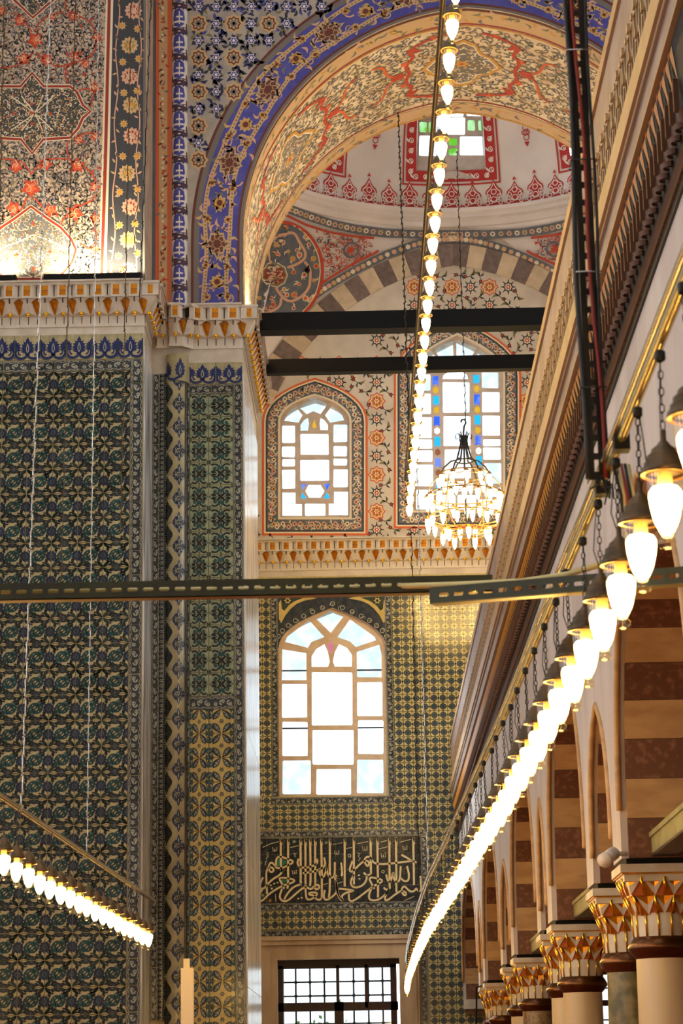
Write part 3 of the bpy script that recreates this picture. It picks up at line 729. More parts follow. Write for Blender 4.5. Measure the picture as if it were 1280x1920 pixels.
for z, x, y in ((z1, 220, 800), (z1, 270, 775), (z1, 320, 760), (z1, 235, 850), (z1, 632, 1000), (z1, 685, 985), (z2, 320, 610), (z2, 328, 660)): P.star(z([(x, y)])[0], 2.6, 'script', 3, 2, .7)
for x, y in ((188, 335), (660, 560)): P.ring(z2([(x, y)])[0], 2.6, 1.3, 'script_pale', 2, 10)
P.poly(cyc(z1([(310, 515), (310, 420), (350, 395), (460, 430), (465, 470), (380, 515)]), 1), 'jade', 1); P.poly(cyc(z1([(370, 710), (460, 715), (470, 745), (405, 770)]), 1), 'jade', 1)
for x, y in ((75, 160), (70, 465), (570, 145), (210, 1030), (1050, 160), (100, 950)): P.star(z1([(x, y)])[0], 4.5, 'tile_sage' if y < 1000 else 'p_gold', 1, 7, .35)
rnd = random.Random(9)
for k in range(120):
    q = (rnd.uniform(488, 787), rnd.uniform(1573, 1689)); P.leaf(q, rnd.uniform(0, 6.3), rnd.uniform(3, 6), 1.6, rnd.choice(['teal', 'slate_disc', 'leafgreen']), 0)
P.ob('calligraphy_lettering', wall_far, m_far, h0=.0165, label='tall interlaced cream Arabic script')

# ================================================================== WINDOWS
def window(name, Y, outline, panes, label, frame='tracery', thick=.07, extra=None, cmat='pane_clear'):
    """plaster tracery plate with a hole for every pane, and the panes themselves"""
    mapf = lambda u, v, h: at(u, v, Y=Y + h)
    holes = []
    for p in panes: holes.append(p[0])
    mb = MB(); mb.plate(outline, holes, mapf, 0, thick, frame)
    c = at(sum(p[0] for p in outline) / len(outline), max(p[1] for p in outline), Y=Y)
    wobj = struct(name, mb, label)
    for pts, m in panes:
        b = MB(); cx = sum(p[0] for p in pts) / len(pts); cy = sum(p[1] for p in pts) / len(pts)
        g = [(cx + (x - cx) * 1.04, cy + (y - cy) * 1.04) for x, y in pts]
        b.add([mapf(x, y, thick * .5) for x, y in g], [list(range(len(g)))], m)
        b.ob('pane', wobj)
    return wobj
def rp(x0, y0, x1, y1, r=2.0):               # slightly soft-cornered, uneven rectangle, as cast plaster bars leave it
    j = lambda: random.uniform(-.5, .5)
    return [(x0 + r, y0 + j()), (x1 - r, y0 + j()), (x1 + j(), y0 + r), (x1 + j(), y1 - r), (x1 - r, y1 + j()), (x0 + r, y1 + j()), (x0 + j(), y1 - r), (x0 + j(), y0 + r)]
CL, PA = 'pane_clear', 'pane_pale'
za = lambda pts: [(460 + x / 2.133, 560 + y / 2.133) for x, y in pts]
ra = lambda x0, y0, x1, y1, r=1.5: rp(460 + x0 / 2.133, 560 + y0 / 2.133, 460 + x1 / 2.133, 560 + y1 / 2.133, r)
pA = [(za([(222, 428), (272, 393), (325, 420), (322, 432), (300, 462), (272, 450), (245, 462), (218, 438)]), PA), (za([(155, 488), (165, 465), (200, 430), (228, 466), (212, 496)]), PA), (za([(395, 486), (385, 462), (345, 430), (318, 466), (338, 496)]), PA),
      (ra(147, 508, 198, 576), CL), (ra(147, 592, 198, 634), CL), (ra(147, 642, 198, 670), CL), (ra(147, 684, 198, 760), CL), (za([(148, 776), (200, 776), (200, 822), (226, 822), (226, 868), (148, 868)]), CL), (ra(238, 820, 320, 868), CL), (za([(354, 772), (410, 772), (410, 866), (333, 866), (333, 820), (354, 820)]), CL),
      (ra(352, 504, 406, 574), PA), (ra(352, 590, 406, 630), CL), (ra(352, 640, 406, 666), CL), (ra(352, 682, 410, 754), CL),
      (za([(220, 528), (220, 505), (235, 485), (250, 477), (254, 500), (250, 528)]), PA), (za([(330, 526), (330, 505), (315, 485), (300, 477), (296, 500), (300, 526)]), PA), (za([(275, 482), (285, 512), (275, 519), (265, 512)]), 'pane_yellow'),
      (ra(220, 541, 332, 624), CL), (ra(220, 644, 334, 728), CL),
      (za([(240, 770), (252, 745), (300, 745), (316, 770), (300, 796), (254, 796)]), CL), (za([(222, 742), (244, 742), (228, 766)]), 'pane_blue'), (za([(222, 798), (244, 800), (228, 774)]), 'pane_cyan'), (za([(338, 740), (312, 741), (326, 766)]), 'pane_blue'), (za([(338, 798), (312, 799), (326, 774)]), 'pane_cyan')]
window('window_1', YF + .10, arch_out(525, 655, 970, 790, 742, 2), pA, 'smaller arched window with blue corner panes above the cornice', 'tracery_grey')
zb = lambda pts: [(740 + x / 5.645, 620 + y / 5.645) for x, y in pts]
rb = lambda x0, y0, x1, y1, r=1.5: rp(740 + x0 / 5.645, 620 + y0 / 5.645, 740 + x1 / 5.645, 620 + y1 / 5.645, r)
pB = [(zb([(410, 190), (615, 100), (620, 285), (492, 318)]), PA), (zb([(650, 100), (860, 182), (795, 312), (652, 285)]), PA), (zb([(892, 205), (960, 245), (1040, 322), (1060, 415), (912, 415), (838, 325)]), PA), (zb([(385, 205), (310, 250), (240, 322), (215, 415), (372, 415), (455, 330)]), PA),
      (zb([(505, 512), (515, 470), (560, 442), (640, 425), (720, 442), (765, 470), (775, 512)]), CL), (rb(508, 545, 788, 865), CL), (rb(514, 905, 800, 1222), CL), (rb(528, 1258, 806, 1560), CL), (rb(532, 1590, 806, 1700), CL),
      (rb(918, 442, 1094, 608), PA), (rb(920, 652, 1106, 864), CL), (rb(926, 900, 1112, 1112), CL), (rb(934, 1150, 1118, 1222), CL), (rb(936, 1236, 1118, 1366), CL), (rb(942, 1404, 1124, 1620), PA), (rb(946, 1662, 1130, 1760), PA),
      (rb(206, 462, 376, 636), PA), (rb(206, 664, 382, 880), CL), (rb(206, 914, 390, 1140), CL), (rb(206, 1152, 394, 1250), CL), (rb(206, 1266, 398, 1388), CL), (rb(208, 1420, 404, 1648), CL), (rb(226, 1684, 408, 1892), CL), (rb(436, 1740, 640, 1890), CL), (rb(664, 1740, 860, 1890), CL), (rb(886, 1784, 1128, 1890), CL)]
def hexa(x, y, m): return (zb([(x + 33 * cos(k * pi / 3 + pi / 6), y + 38 * sin(k * pi / 3 + pi / 6)) for k in range(6)]), m)
for (x, ys, hx) in ((436, [(482, 578), (692, 790), (908, 1010), (1122, 1230), (1346, 1448), (1562, 1696)], [(630, 'pane_yellow'), (840, 'pane_yellow'), (1060, CL), (1286, 'pane_rust'), (1504, 'pane_rust')]),
                    (868, [(468, 562), (676, 786), (896, 1000), (1110, 1216), (1326, 1432)], [(614, 'pane_yellow'), (836, 'pane_yellow'), (1054, 'pane_yellow'), (1272, CL), (1494, 'pane_yellow')])):
    for i, (a, b) in enumerate(ys):
        xx = x + (i - 1) * 7
        pB.append((zb([(xx - 31, a), (xx + 31, a), (xx + 31, b), (xx, b - 14), (xx - 31, b)]), 'pane_blue' if (i + (x > 500)) % 2 == 0 else 'pane_cyan'))
    for i, (y, m) in enumerate(hx): pB.append(hexa(x + (i - .5) * 7, y, m))
window('window_2', YF + .10, arch_out(772, 943, 957, 705, 628, 2, point=.35), pB, 'tall arched window edged with blue and amber panes behind the chandelier', 'tracery_grey')
zc = lambda pts: [(460 + x / 2.783, 1040 + y / 2.783) for x, y in pts]
rc = lambda x0, y0, x1, y1, r=1.8: rp(460 + x0 / 2.783, 1040 + y0 / 2.783, 460 + x1 / 2.783, 1040 + y1 / 2.783, r)
pC = [(zc([(370, 335), (440, 292), (512, 322), (445, 408)]), PA), (zc([(207, 455), (218, 428), (332, 342), (412, 430), (345, 455), (325, 486)]), PA), (zc([(545, 337), (676, 430), (680, 447), (576, 482), (545, 453), (480, 430)]), PA),
      (zc([(192, 494), (318, 514), (318, 655), (190, 655)]), PA), (rc(190, 674, 322, 850), CL), (rc(192, 872, 324, 1052), CL), (rc(194, 1074, 342, 1250), PA),
      (zc([(580, 508), (698, 470), (710, 520), (710, 640), (582, 640)]), PA), (rc(582, 666, 714, 842), CL), (rc(588, 864, 718, 1040), CL), (rc(582, 1070, 720, 1244), PA),
      (zc([(345, 585), (345, 530), (370, 492), (412, 467), (430, 510), (440, 560), (430, 585)]), CL), (zc([(555, 583), (555, 522), (530, 487), (488, 467), (466, 510), (456, 558), (466, 583)]), CL), (cyc(zc([(444, 447), (456, 470), (454, 500), (446, 518), (434, 500), (424, 462), (438, 470)]), 1), 'pane_pink'),
      (rc(345, 614, 557, 890), CL), (rc(349, 916, 565, 1094), CL), (rc(370, 1118, 550, 1252), CL)]
window('window_3', YF + .06, arch_out(522, 724, 1492, 1215, 1139, 2, point=.35), pC, 'large arched clear window set in the tiled wall below the cornice')
for y in (1258, 1366): MB().tube([at(512, y, Y=YF + .36), at(734, y - 2, Y=YF + .36)], .012, 'iron_dark', 6).ob('outer_bar', bpy.data.objects['window_3'])
# ---- dome window
zd = lambda pts: [(780 + x / 6.4, y / 6.4) for x, y in pts]
rd = lambda x0, y0, x1, y1, r=2.0: rp(780 + x0 / 6.4, y0 / 6.4, 780 + x1 / 6.4, y1 / 6.4, r)
pD = [(rd(30, 1080, 570, 1400), CL), (rd(604, 1080, 880, 1396), CL), (rd(240, 1410, 585, 1618), CL), (rd(35, 1630, 360, 1872), CL), (rd(522, 1634, 880, 1862), CL)]
for x, y in ((84, 1526), (192, 1526), (660, 1506), (788, 1506)): pD.append((rd(x - 44, y - 62, x + 44, y + 62), 'pane_green'))
for y in (1704, 1822): pD.append((rd(390, y - 40, 492, y + 40), 'pane_green'))
Yd = 32.5
dz0, dz1 = dome(0, WV0).z, dome(0, WV1).z
window('window_4', Yd, [(755, 335), (940, 335), (940, 110), (755, 110)], pD, 'square dome window with small green panes', 'tracery_grey')
# ---- lower window: marble surround, wooden frame, iron grille
a, b = at(484, 1757, Y=YF), at(786, 1757, Y=YF)
mb = MB(); zt, zo = a.z, D0.z
mb.box((a.x - .35, YF - .10, zo + .20), (b.x, YF, zt), 'marble_cream'); mb.box((a.x - .35, YF - .07, zo), (b.x - .02, YF, zo + .20), 'marble_cream'); mb.box((a.x - .35, YF - .12, zt - .06), (b.x + .02, YF, zt), 'marble_cream')
mb.box((a.x - .35, YF - .07, 0), (D0.x, YF, zo), 'marble_cream'); mb.box((D1.x, YF - .07, 0), (b.x - .02, YF, zo), 'marble_cream')
mb.box((a.x - .3, YF - .09, 0), (D0.x - .10, YF - .07, zo + .12), 'marble_cream'); mb.box((D1.x + .10, YF - .09, 0), (b.x - .06, YF - .07, zo + .12), 'marble_cream')
struct('trim_2', mb, 'cream marble surround of the grilled window')
zl = lambda x, y: at(480 + x / 4, 1740 + y / 4, Y=YF + .2)
wf = MB(); yy = YF + .2
def wbar(p, q, wd, m='wood_dark', d=.05):
    lo = (min(p[0], q[0]) - wd / 2, yy - d, min(p[1], q[1]) - wd / 2); hi = (max(p[0], q[0]) + wd / 2, yy + d, max(p[1], q[1]) + wd / 2); wf.box(lo, hi, m)
zz = lambda x, y: (zl(x, y).x, zl(x, y).z)
x0, x1 = zz(180, 300)[0], zz(1028, 300)[0]; zt = zz(600, 278)[1]; zm = zz(600, 590)[1]; xm = zz(622, 650)[0]
wf.box((x0 - .03, yy - .06, zt), (D1.x + .02, yy + .06, zo + .03), 'wood_dark'); wbar((x0, zt), (x1, zt), .09); wbar((x0, 1.0), (x0, zt), .09); wbar((x1, 1.0), (x1, zt), .09); wbar((x0, zm), (x1, zm), .12); wbar((xm, 1.0), (xm, zm), .13)
for xx in (612, 825): wbar((zz(xx, 400)[0], zm), (zz(xx, 400)[0], zt), .045)
win5 = struct('window_5', wf, 'grilled rectangular window in a marble surround under the script panel')
for xx in (200, 295, 402, 510, 730, 840, 948):
    g = MB(); X = zz(xx, 400)[0]; g.tube([(X, yy + .12, 1.0), (X, yy + .12, zt)], .013, 'iron_dark', 6); g.ob('grille_bar', win5)
for k in range(9):
    z = zz(600, 400)[1] - k * (zz(600, 400)[1] - zz(600, 505)[1])
    g = MB(); g.tube([(x0, yy + .12, z), (x1, yy + .12, z)], .013, 'iron_dark', 6)
    for xx in (295, 402, 510, 730, 840, 948): g.ball((zz(xx, 400)[0], yy + .12, z), .026, 'iron_dark')
    g.ob('grille_bar', win5)
for xa, xb, za_, zb_ in ((x0, zz(612, 0)[0], zm, zt), (zz(612, 0)[0], zz(825, 0)[0], zm, zt), (zz(825, 0)[0], x1, zm, zt), (x0, xm, 1.0, zm), (xm, x1, 1.0, zm)):
    g = MB(); g.quad((xa, yy, za_), (xb, yy, za_), (xb, yy, zb_), (xa, yy, zb_), 'pane_clear'); g.ob('pane', win5)
# ---- aisle window glimpsed between the columns
wf = MB(); yy = YF + .2
for xx in (2.78, 3.43, 4.07): wf.box((xx - .04, yy - .04, .8), (xx + .04, yy + .04, 3.12), 'wood_dark')
for z in (.84, 2.2, 2.65, 3.08): wf.box((2.75, yy - .04, z - .04), (4.1, yy + .04, z + .04), 'wood_dark')
win6 = struct('window_6', wf, 'bright aisle window glimpsed between two gallery columns')
for i in range(5):
    X = 2.95 + i * .22; g = MB(); g.tube([(X, yy + .1, .8), (X, yy + .1, 3.1)], .012, 'iron_dark', 6); g.ob('grille_bar', win6)
for z in (1.1, 1.4, 1.7, 2.0, 2.42, 2.86): g = MB(); g.tube([(2.75, yy + .1, z), (4.1, yy + .1, z)], .012, 'iron_dark', 6); g.ob('grille_bar', win6)
for xa in (2.78, 3.43): g = MB(); g.quad((xa, yy, .8), (xa + .65, yy, .8), (xa + .65, yy, 3.1), (xa, yy, 3.1), 'pane_clear'); g.ob('pane', win6)
# ================================================================== MUQARNAS CORNICES
def cell_mesh(wd, h=.36, d=.17):
    mb = MB(); k = h / .36; x = wd / 2
    mb.box((-x, -d, -.025 * k), (x, 0, 0), 'stone_white')
    pl = [(-x, -d * .70), (-x * .55, -d * .97), (x * .55, -d * .97), (x, -d * .70)]
    zt, zb = -.025 * k, -.15 * k
    vs = [(a, b, zt) for a, b in pl] + [(a, b, zb - (.012 if i in (1, 2) else .03) * k * (1 if i in (1, 2) else .2)) for i, (a, b) in enumerate(pl)]
    mb.add(vs, [(0, 4, 5, 1), (1, 5, 6, 2), (2, 6, 7, 3)], 'stone_white')
    mb.add([(a, b, zb - .005 * k) for a, b in pl] + [(x, -d * .45, zb - .01 * k), (-x, -d * .45, zb - .01 * k)], [(0, 5, 4, 3, 2, 1)], 'stone_white')
    mb.box((-x * .36, -d * .985, zb + .01 * k), (x * .36, -d * .96, zt - .008 * k), 'gold'); mb.box((-x * .38, -d * .99, (zt + zb) / 2 - .002), (x * .38, -d * .96, (zt + zb) / 2 + .002), 'bronze')
    mb.box((-x - .004, -d * .74, zb + .02 * k), (-x + .004, -d * .4, zt), 'slit')
    z1, z2, z3 = zb - .005 * k, -.235 * k, -.315 * k
    # lower tier: faceted body with the gold kite at the joint to the next cell
    mb.add([(-x, -d * .60, z1), (-x * .15, -d * .78, z1), (x * .15, -d * .78, z1), (x, -d * .60, z1), (-x, -d * .16, z3), (-x * .3, -d * .42, z3 + .02 * k), (x * .3, -d * .42, z3 + .02 * k), (x, -d * .16, z3)],
           [(0, 4, 5, 1), (1, 5, 6, 2), (2, 6, 7, 3)], 'stone_white')
    mb.add([(-x, -d * .16, z3), (-x * .3, -d * .42, z3 + .02 * k), (x * .3, -d * .42, z3 + .02 * k), (x, -d * .16, z3), (x, 0, z3 - .01 * k), (-x, 0, z3 - .01 * k)], [(0, 5, 4, 3, 2, 1)], 'stone_white')
    mb.add([(x, -d * .66, z1), (x * 1.52, -d * .62, z1 - .035 * k), (x, -d * .20, z3 - .004), (x * .48, -d * .62, z1 - .035 * k), (x, -d * .84, z1 - .04 * k)], [(0, 1, 4), (4, 1, 2), (3, 4, 2), (0, 4, 3)], 'gold')
    mb.add([(x, -d * .66, z1 + .004), (x * 1.6, -d * .62, z1 - .035 * k), (x * 1.52, -d * .6, z1 - .045 * k), (x, -d * .62, z1 - .012 * k), (x * .48, -d * .6, z1 - .045 * k), (x * .4, -d * .62, z1 - .035 * k)], [(0, 1, 2, 3), (0, 3, 4, 5)], 'slit')
    mb.box((-.004, -d * .83, zb - .055 * k), (.004, -d * .70, zb), 'slit')
    mb.ball((0, -d * .40, z3 + .008 * k), .022 * k, 'gold_bright', 8); mb.ball((0, -d * .40, z3 - .014 * k), .013 * k, 'gold_bright', 6)
    mb.box((-x, -.014, -.43 * k), (x, 0, z3), 'stone_white')
    for q in (-x, 0): mb.box((q - .004, -.016, -.40 * k), (q + .004, -.012, z3), 'slit')
    return mb.mesh('muqarnas_cell')
ME_CELL = cell_mesh(.186)
def cornice(name, p, q, rz, n, label, me=ME_CELL, h=None, base=None, z=9.6):
    """row of n cells from p to q; rz turns the outward face"""
    p, q = Vector(p), Vector(q); L = (q - p).length
    mb = MB(); t = (q - p).normalized(); nrm = Vector((sin(rz), -cos(rz), 0))
    a, b = p + nrm * .0, q + nrm * .0
    e = .19 * nrm
    mb.add([a, b, b + e, a + e, a + Vector((0, 0, .02)), b + Vector((0, 0, .02)), b + e + Vector((0, 0, .02)), a + e + Vector((0, 0, .02))], [(0, 1, 2, 3), (4, 7, 6, 5), (0, 4, 5, 1), (1, 5, 6, 2), (2, 6, 7, 3), (3, 7, 4, 0)], 'stone_white')
    root = struct(name, mb, label) if base is None else mb.ob('cornice_slab', base)
    for i in range(n):
        c = p.lerp(q, (i + .5) / n)
        ob('muqarnas_cell', me, root, loc=c, rot=(0, 0, rz), scale=(L / n / .186, 1, 1))
    return root
tr = cornice('trim_3', (-5.112, YP, 9.6), (XP, YP, 9.6), 0, 16, 'gilded muqarnas cornice on the front face of the tiled pier')
cornice('', (XP, YP, 9.6), (XP, YR - .1, 9.6), pi / 2, 4, '', base=tr)
def corner_block(x, y, root):
    b = MB(); d = .17
    for (za, zb, k0, k1) in ((9.6, 9.575, 1, 1), (9.575, 9.45, .93, .93), (9.45, 9.29, .8, .2)):
        b.add([(x - .01, y + .01, za), (x - .01, y - d * k0, za), (x + d * k0, y - d * k0, za), (x + d * k0, y + .01, za), (x - .01, y + .01, zb), (x - .01, y - d * k1, zb), (x + d * k1, y - d * k1, zb), (x + d * k1, y + .01, zb)], [(0, 1, 5, 4), (1, 2, 6, 5), (2, 3, 7, 6), (0, 3, 2, 1), (4, 5, 6, 7)], 'stone_white')
    b.box((x + d * .3, y - d * .945, 9.465), (x + d * .6, y - d * .92, 9.56), 'gold'); b.box((x + d * .92, y - d * .6, 9.465), (x + d * .945, y - d * .3, 9.56), 'gold'); b.ball((x + d * .35, y - d * .35, 9.285), .024, 'gold_bright')
    b.ob('corner_block', root)
corner_block(XP, YP, tr)
tr4 = cornice('trim_4', (-1.80, YR, 9.6), (XR, YR, 9.6), 0, 3, 'short gilded muqarnas cornice over the recessed tile panel')
for k, (x, y, a) in enumerate(((-2.07, YR - .05, -.0), (-1.93, YR - .115, 0), (-1.82, YR - .06, .75))): ob('muqarnas_cell', ME_CELL, tr4, loc=(x, y, 9.6), rot=(0, 0, a), scale=(.8, 1, 1))
MB().box((-2.19, YR - .06, 9.30), (-1.74, YR, 9.6), 'stone_white').box((-2.19, YR - .11, 9.45), (-1.76, YR, 9.6), 'stone_white').ob('cornice_core', tr4)
cornice('', (XR, YR, 9.6), (XR, YB, 9.6), pi / 2, 15, '', base=tr4); corner_block(XR, YR, tr4)
ME_CELL2 = cell_mesh(.186, .36, .15)
zc2 = at(480, 1018, Y=YF).z
cornice('trim_5', (-2.04, YF, zc2), (3.2, YF, zc2), 0, 26, 'gilded muqarnas cornice across the far wall below the painted windows', me=ME_CELL2)

# ================================================================== PAINTED DECORATION
# ---- main pier, upper zone
rnd = random.Random(11)
mp = onY(YP + .06); P = Pat()
z3 = lambda pts: [(x / 4.571, y / 4.571) for x, y in pts]
z4 = lambda pts: [(x / 4.571, 280 + y / 4.571) for x, y in pts]
cr_ = [(375, 740), (600, 740), (660, 790), (710, 900), (775, 955), (710, 1010), (670, 1100), (600, 1180), (370, 1195)]
cart = z3([(275, 625)] + cr_ + [(275, 1315)] + [(550 - x, y) for x, y in cr_[::-1]])
medr = [(265, 490), (400, 590), (520, 670), (610, 770), (650, 860), (620, 960), (560, 1040), (480, 1110)]
med = z4([(530 - x, y) for x, y in medr[::-1]] + medr[1:])
top = z3([(80, -40), (280, 150), (500, -40)])
skip = lambda q: inside(q, cart) or inside(q, med) or inside(q, top)
fill_arabesque(P, [(-70, -20), (196, -20), (188, 526), (-62, 526)], 11, ['p_dkslate', 'p_slate', 'p_grey'], 2.2, 1, rnd, ['p_red', 'p_pink', 'p_dkslate'], skip)
fill_arabesque(P, [(-70, -15), (196, -15), (188, 526), (-62, 526)], 16, ['p_dkslate', 'p_slate', 'p_olive'], 1.6, 1, rnd, None, skip)
for shape, g in ((cart, 'p_dkslate'), (med, 'p_slate'), (top, 'p_dkslate')):
    P.poly(shape, g, 2)
    fill_arabesque(P, shape, 9, ['p_cream', 'p_tan', 'p_olive'], 1.6, 3, rnd, ['p_red', 'p_cream'])
    cxs = sum(p[0] for p in shape) / len(shape)
    P.stroke(shape, 8, 'p_cream', 4, closed=shape is not top); P.stroke(shape, 4.6, 'p_dkred', 5, closed=shape is not top)
for (x, y) in ((60, 195), (60, 212), (60, 232), (25, 213), (95, 213), (62, 420), (32, 477), (94, 472), (62, 503)): P.star((x, y), 4, 'p_red', 5, 4, .6)
for x0, y0, x1, y1 in ((20, 180, 100, 245), (100, 180, 20, 245), (40, 180, 80, 245), (80, 180, 40, 245), (-10, 470, 62, 440), (62, 440, 135, 470), (-10, 490, 62, 520), (62, 520, 135, 480)): P.stroke(smooth([(x0, y0), ((x0 + x1) / 2 + 6, (y0 + y1) / 2), (x1, y1)]), 1.8, 'p_cream', 4)
for (x, y, r) in ((66, 75, 13), (45, 110, 11), (88, 112, 11), (38, 38, 10), (97, 30, 8), (138, 30, 9), (182, 70, 9), (178, 165, 9), (140, 105, 9), (58, 352, 15), (30, 312, 11), (85, 308, 11), (25, 390, 11), (95, 395, 11), (145, 310, 12), (178, 350, 9), (140, 400, 13), (178, 410, 8), (180, 465, 8), (4, 20, 9), (160, 120, 8), (178, 255, 8), (148, 262, 8)):
    r *= 1.3; P.star((x, y), r, 'p_red', 2, 5, .62, rnd.uniform(0, 1)); P.star((x, y), r * .62, 'p_orange', 3, 5, .5, rnd.uniform(0, 1))
    for k in range(4): P.curl((x + rnd.uniform(-r, r) * .5, y + rnd.uniform(-r, r) * .5), r * .4, rnd.uniform(0, 6), 1, 'p_cream', 1.0, 4)
for st in ([(122, 0), (124, 22), (150, 30), (175, 45), (180, 75), (180, 95), (165, 108), (140, 118), (125, 125), (122, 140), (128, 160)], [(64, 60), (75, 40), (95, 28), (120, 22)], [(60, 60), (45, 38), (25, 24)], [(0, 127), (20, 127), (45, 115), (62, 100)], [(70, 100), (90, 118), (110, 126), (135, 118)],
           [(0, 298), (40, 300), (58, 325)], [(60, 325), (80, 300), (120, 296), (140, 303), (170, 320), (182, 345), (178, 375), (150, 385), (130, 400), (118, 410), (114, 425)], [(170, 405), (178, 425), (182, 450), (170, 470), (150, 455)], [(50, 370), (40, 395), (20, 405)], [(66, 372), (85, 395), (110, 405)],
           [(178, 150), (175, 180), (170, 200)], [(128, 262), (124, 280), (130, 295)], [(145, 170), (165, 165), (180, 170)], [(145, 255), (170, 248), (185, 255)]):
    P.stroke(smooth(st, 2), 2.6, 'p_red', 2)
for k in range(14): P.leaf((rnd.uniform(120, 185), rnd.choice((40, 110, 130, 310, 380, 400, 450)) + rnd.uniform(-12, 12)), rnd.uniform(0, 6.3), 12, 4, 'p_red', 2, .3)
P.stroke([(205.5, -20), (197.5, 300), (190, 530)], 5.2, 'p_dkred', 3); P.stroke([(200.5, -20), (192.5, 300), (185.5, 530)], 3, 'p_cream', 2); P.stroke([(210.5, -20), (203, 300), (196, 530)], 4, 'p_cream', 2)
P.poly([(213, -20), (273, -20), (272, 530), (199, 530), (205, 300)], 'p_dkslate', 2)
P.stroke([(270.5, -20), (269.5, 530)], 3, 'p_grey', 3)
for i, (x, y) in enumerate(((250, 20), (243, 85), (243, 143), (246, 197), (247, 255), (238, 325), (244, 388), (240, 450), (240, 508))):
    P.star((x, y), 17, ['p_pink', 'p_tan'][i % 2], 3, 12, .8); P.star((x, y), 12, ['p_dkred', 'p_olive'][i % 2], 4, 9, .6); P.star((x, y), 9, ['p_pink', 'p_gold'][i % 2], 5, 7, .6)
    for k in range(5): P.curl((x + rnd.uniform(-8, 8), y + rnd.uniform(-8, 8)), 4, rnd.uniform(0, 6), 1, 'p_cream', .9, 6)
for (x, y) in ((229, 48), (258, 54), (230, 116), (232, 174), (257, 170), (232, 232), (230, 293), (257, 293), (224, 360), (258, 355), (224, 422), (253, 420), (260, 110), (222, 480), (258, 475), (230, 505)):
    P.star((x, y), 8.5, 'p_tan', 3, 8, .6); P.disc((x, y), 4.2, 'p_gold', 4, 8)
for sg, xb in ((1, 222), (-1, 264)):
    P.stroke([(xb + sg * 3 * sin(k * .55) - k * .25, -10 + k * 12) for k in range(46)], 2, 'p_pink', 3)
    for k in range(26): P.leaf((xb - k * .4, -10 + k * 21), rnd.uniform(0, 6.3), 10, 3.5, rnd.choice(['p_pink', 'p_tan']), 3)
P.s += [([[(120 - x, y) for x, y in p][::-1] for p in polys], m, l) for polys, m, l in P.s if min(q[0] for p in polys for q in p) > 118]
P.ob('painted_pattern', wall_left, mp)
# ---- strip between the pier and the spandrel: red flower band and blue-and-white roll
mr = onY(YR); P = Pat(); rnd = random.Random(21)
P.poly([(274, -20), (292, -20), (291, 575), (284, 575)], 'p_slate', 1); P.poly([(291, -20), (322, -20), (320, 580), (291, 580)], 'p_orange', 1); P.poly([(298, -20), (314, -20), (313, 580), (298, 580)], 'p_tan', 2)
for k in range(60):
    P.leaf((305 + rnd.uniform(-5, 5), -10 + k * 10), rnd.uniform(0, 6.3), 11, 4, rnd.choice(['p_grey', 'p_brown', 'p_red']), 3, .2); P.disc((305, -5 + k * 10), 2.6, rnd.choice(['p_cream', 'p_pink', 'p_red']), 4, 6)
P.ob('painted_band', wall_arch, mr)
def rollmap(u, v, h=0):
    q = at(337, v, Y=YR); return (q.x + (.085 + h) * sin(u), YR + .02 - (.085 + h) * cos(u), q.z)
mb = MB(); n = 24
mb.add([rollmap(-1.6 + 3.2 * i / n, y) for y in (582, -40) for i in range(n + 1)], [(i, i + 1, n + 2 + i, n + 1 + i) for i in range(n)], 'p_white', True)
P = Pat()
for k in range(13):
    y = -10 + k * 48
    P.poly([(-.75, y - 14), (0, y - 18), (.6, y - 12), (.75, y), (.6, y + 12), (0, y + 18), (-.75, y + 14), (-.9, y)], 'p_blue', 1)
    P.stroke([(0, y - 12), (0, y + 12)], .13, 'p_white', 2); P.stroke([(-.45, y - 2), (.45, y - 2)], 3.2, 'p_white', 2); P.stroke(smooth([(-.4, y + 9), (0, y + 5), (.4, y + 9)]), 2.6, 'p_white', 2)
    for sg in (1, -1):
        P.poly([(sg * .1, y + 24), (sg * .5, y + 18), (sg * .9, y + 24), (sg * .5, y + 34)], 'p_brown', 2); P.curl((sg * .55, y + 24), 8, 0, sg, 'p_navy', 2, 2); P.leaf((sg * 1.05, y + 6), pi / 2, 22, .3, 'p_brown', 2)
P.into(mb, rollmap, sub=(.25, 99)); mb.ob('painted_roll', wall_arch)
# ---- spandrel: blue flowers and tan stars on dull plaster
P = Pat(); rnd = random.Random(22)
def in_band(q):
    p = at(q[0], q[1], Y=YR); x, z = p.x - ACX, p.z
    if z < AZC: return abs(x) < AHS + .56
    return sqrt((abs(x) + AE) ** 2 + (z - AZC) ** 2) < ARHO + .57
for i in range(0, 14):
    for j in range(0, 9):
        c = (372 + i * 66, -20 + j * 64)
        if c[0] > 356 and not in_band(c) and c[0] < 1270:
            P.star(c, 19, 'p_tan', 2, 8, .78); P.star(c, 14, 'p_brown', 3, 8, .78); P.star(c, 11, 'p_tan', 4, 8, .7); P.star(c, 8, 'p_grey', 5, 6, .7); P.disc(c, 3, 'p_tan', 5, 6)
        for c in ((372 + i * 66 + 33, -20 + j * 64 + 32), (372 + i * 66 + 33, -20 + j * 64), (372 + i * 66, -20 + j * 64 + 32)):
            if c[0] > 362 and not in_band(c) and c[0] < 1270:
                P.star(c, 13, 'p_navy', 2, 6, .6, .3); P.star(c, 9, 'p_white', 3, 6, .6); P.star(c, 7, 'p_blue', 4, 6, .6); P.disc(c, 3, 'p_white', 5, 6)
                for k in range(13): P.leaf((c[0] + rnd.uniform(-14, 14), c[1] + rnd.uniform(-14, 14)), rnd.uniform(0, 6.3), 14, 6, rnd.choice(['p_navy', 'p_navy', 'p_olive', 'p_dkslate', 'p_blue']), 1, .2)
P.ob('painted_pattern', wall_arch, mr)
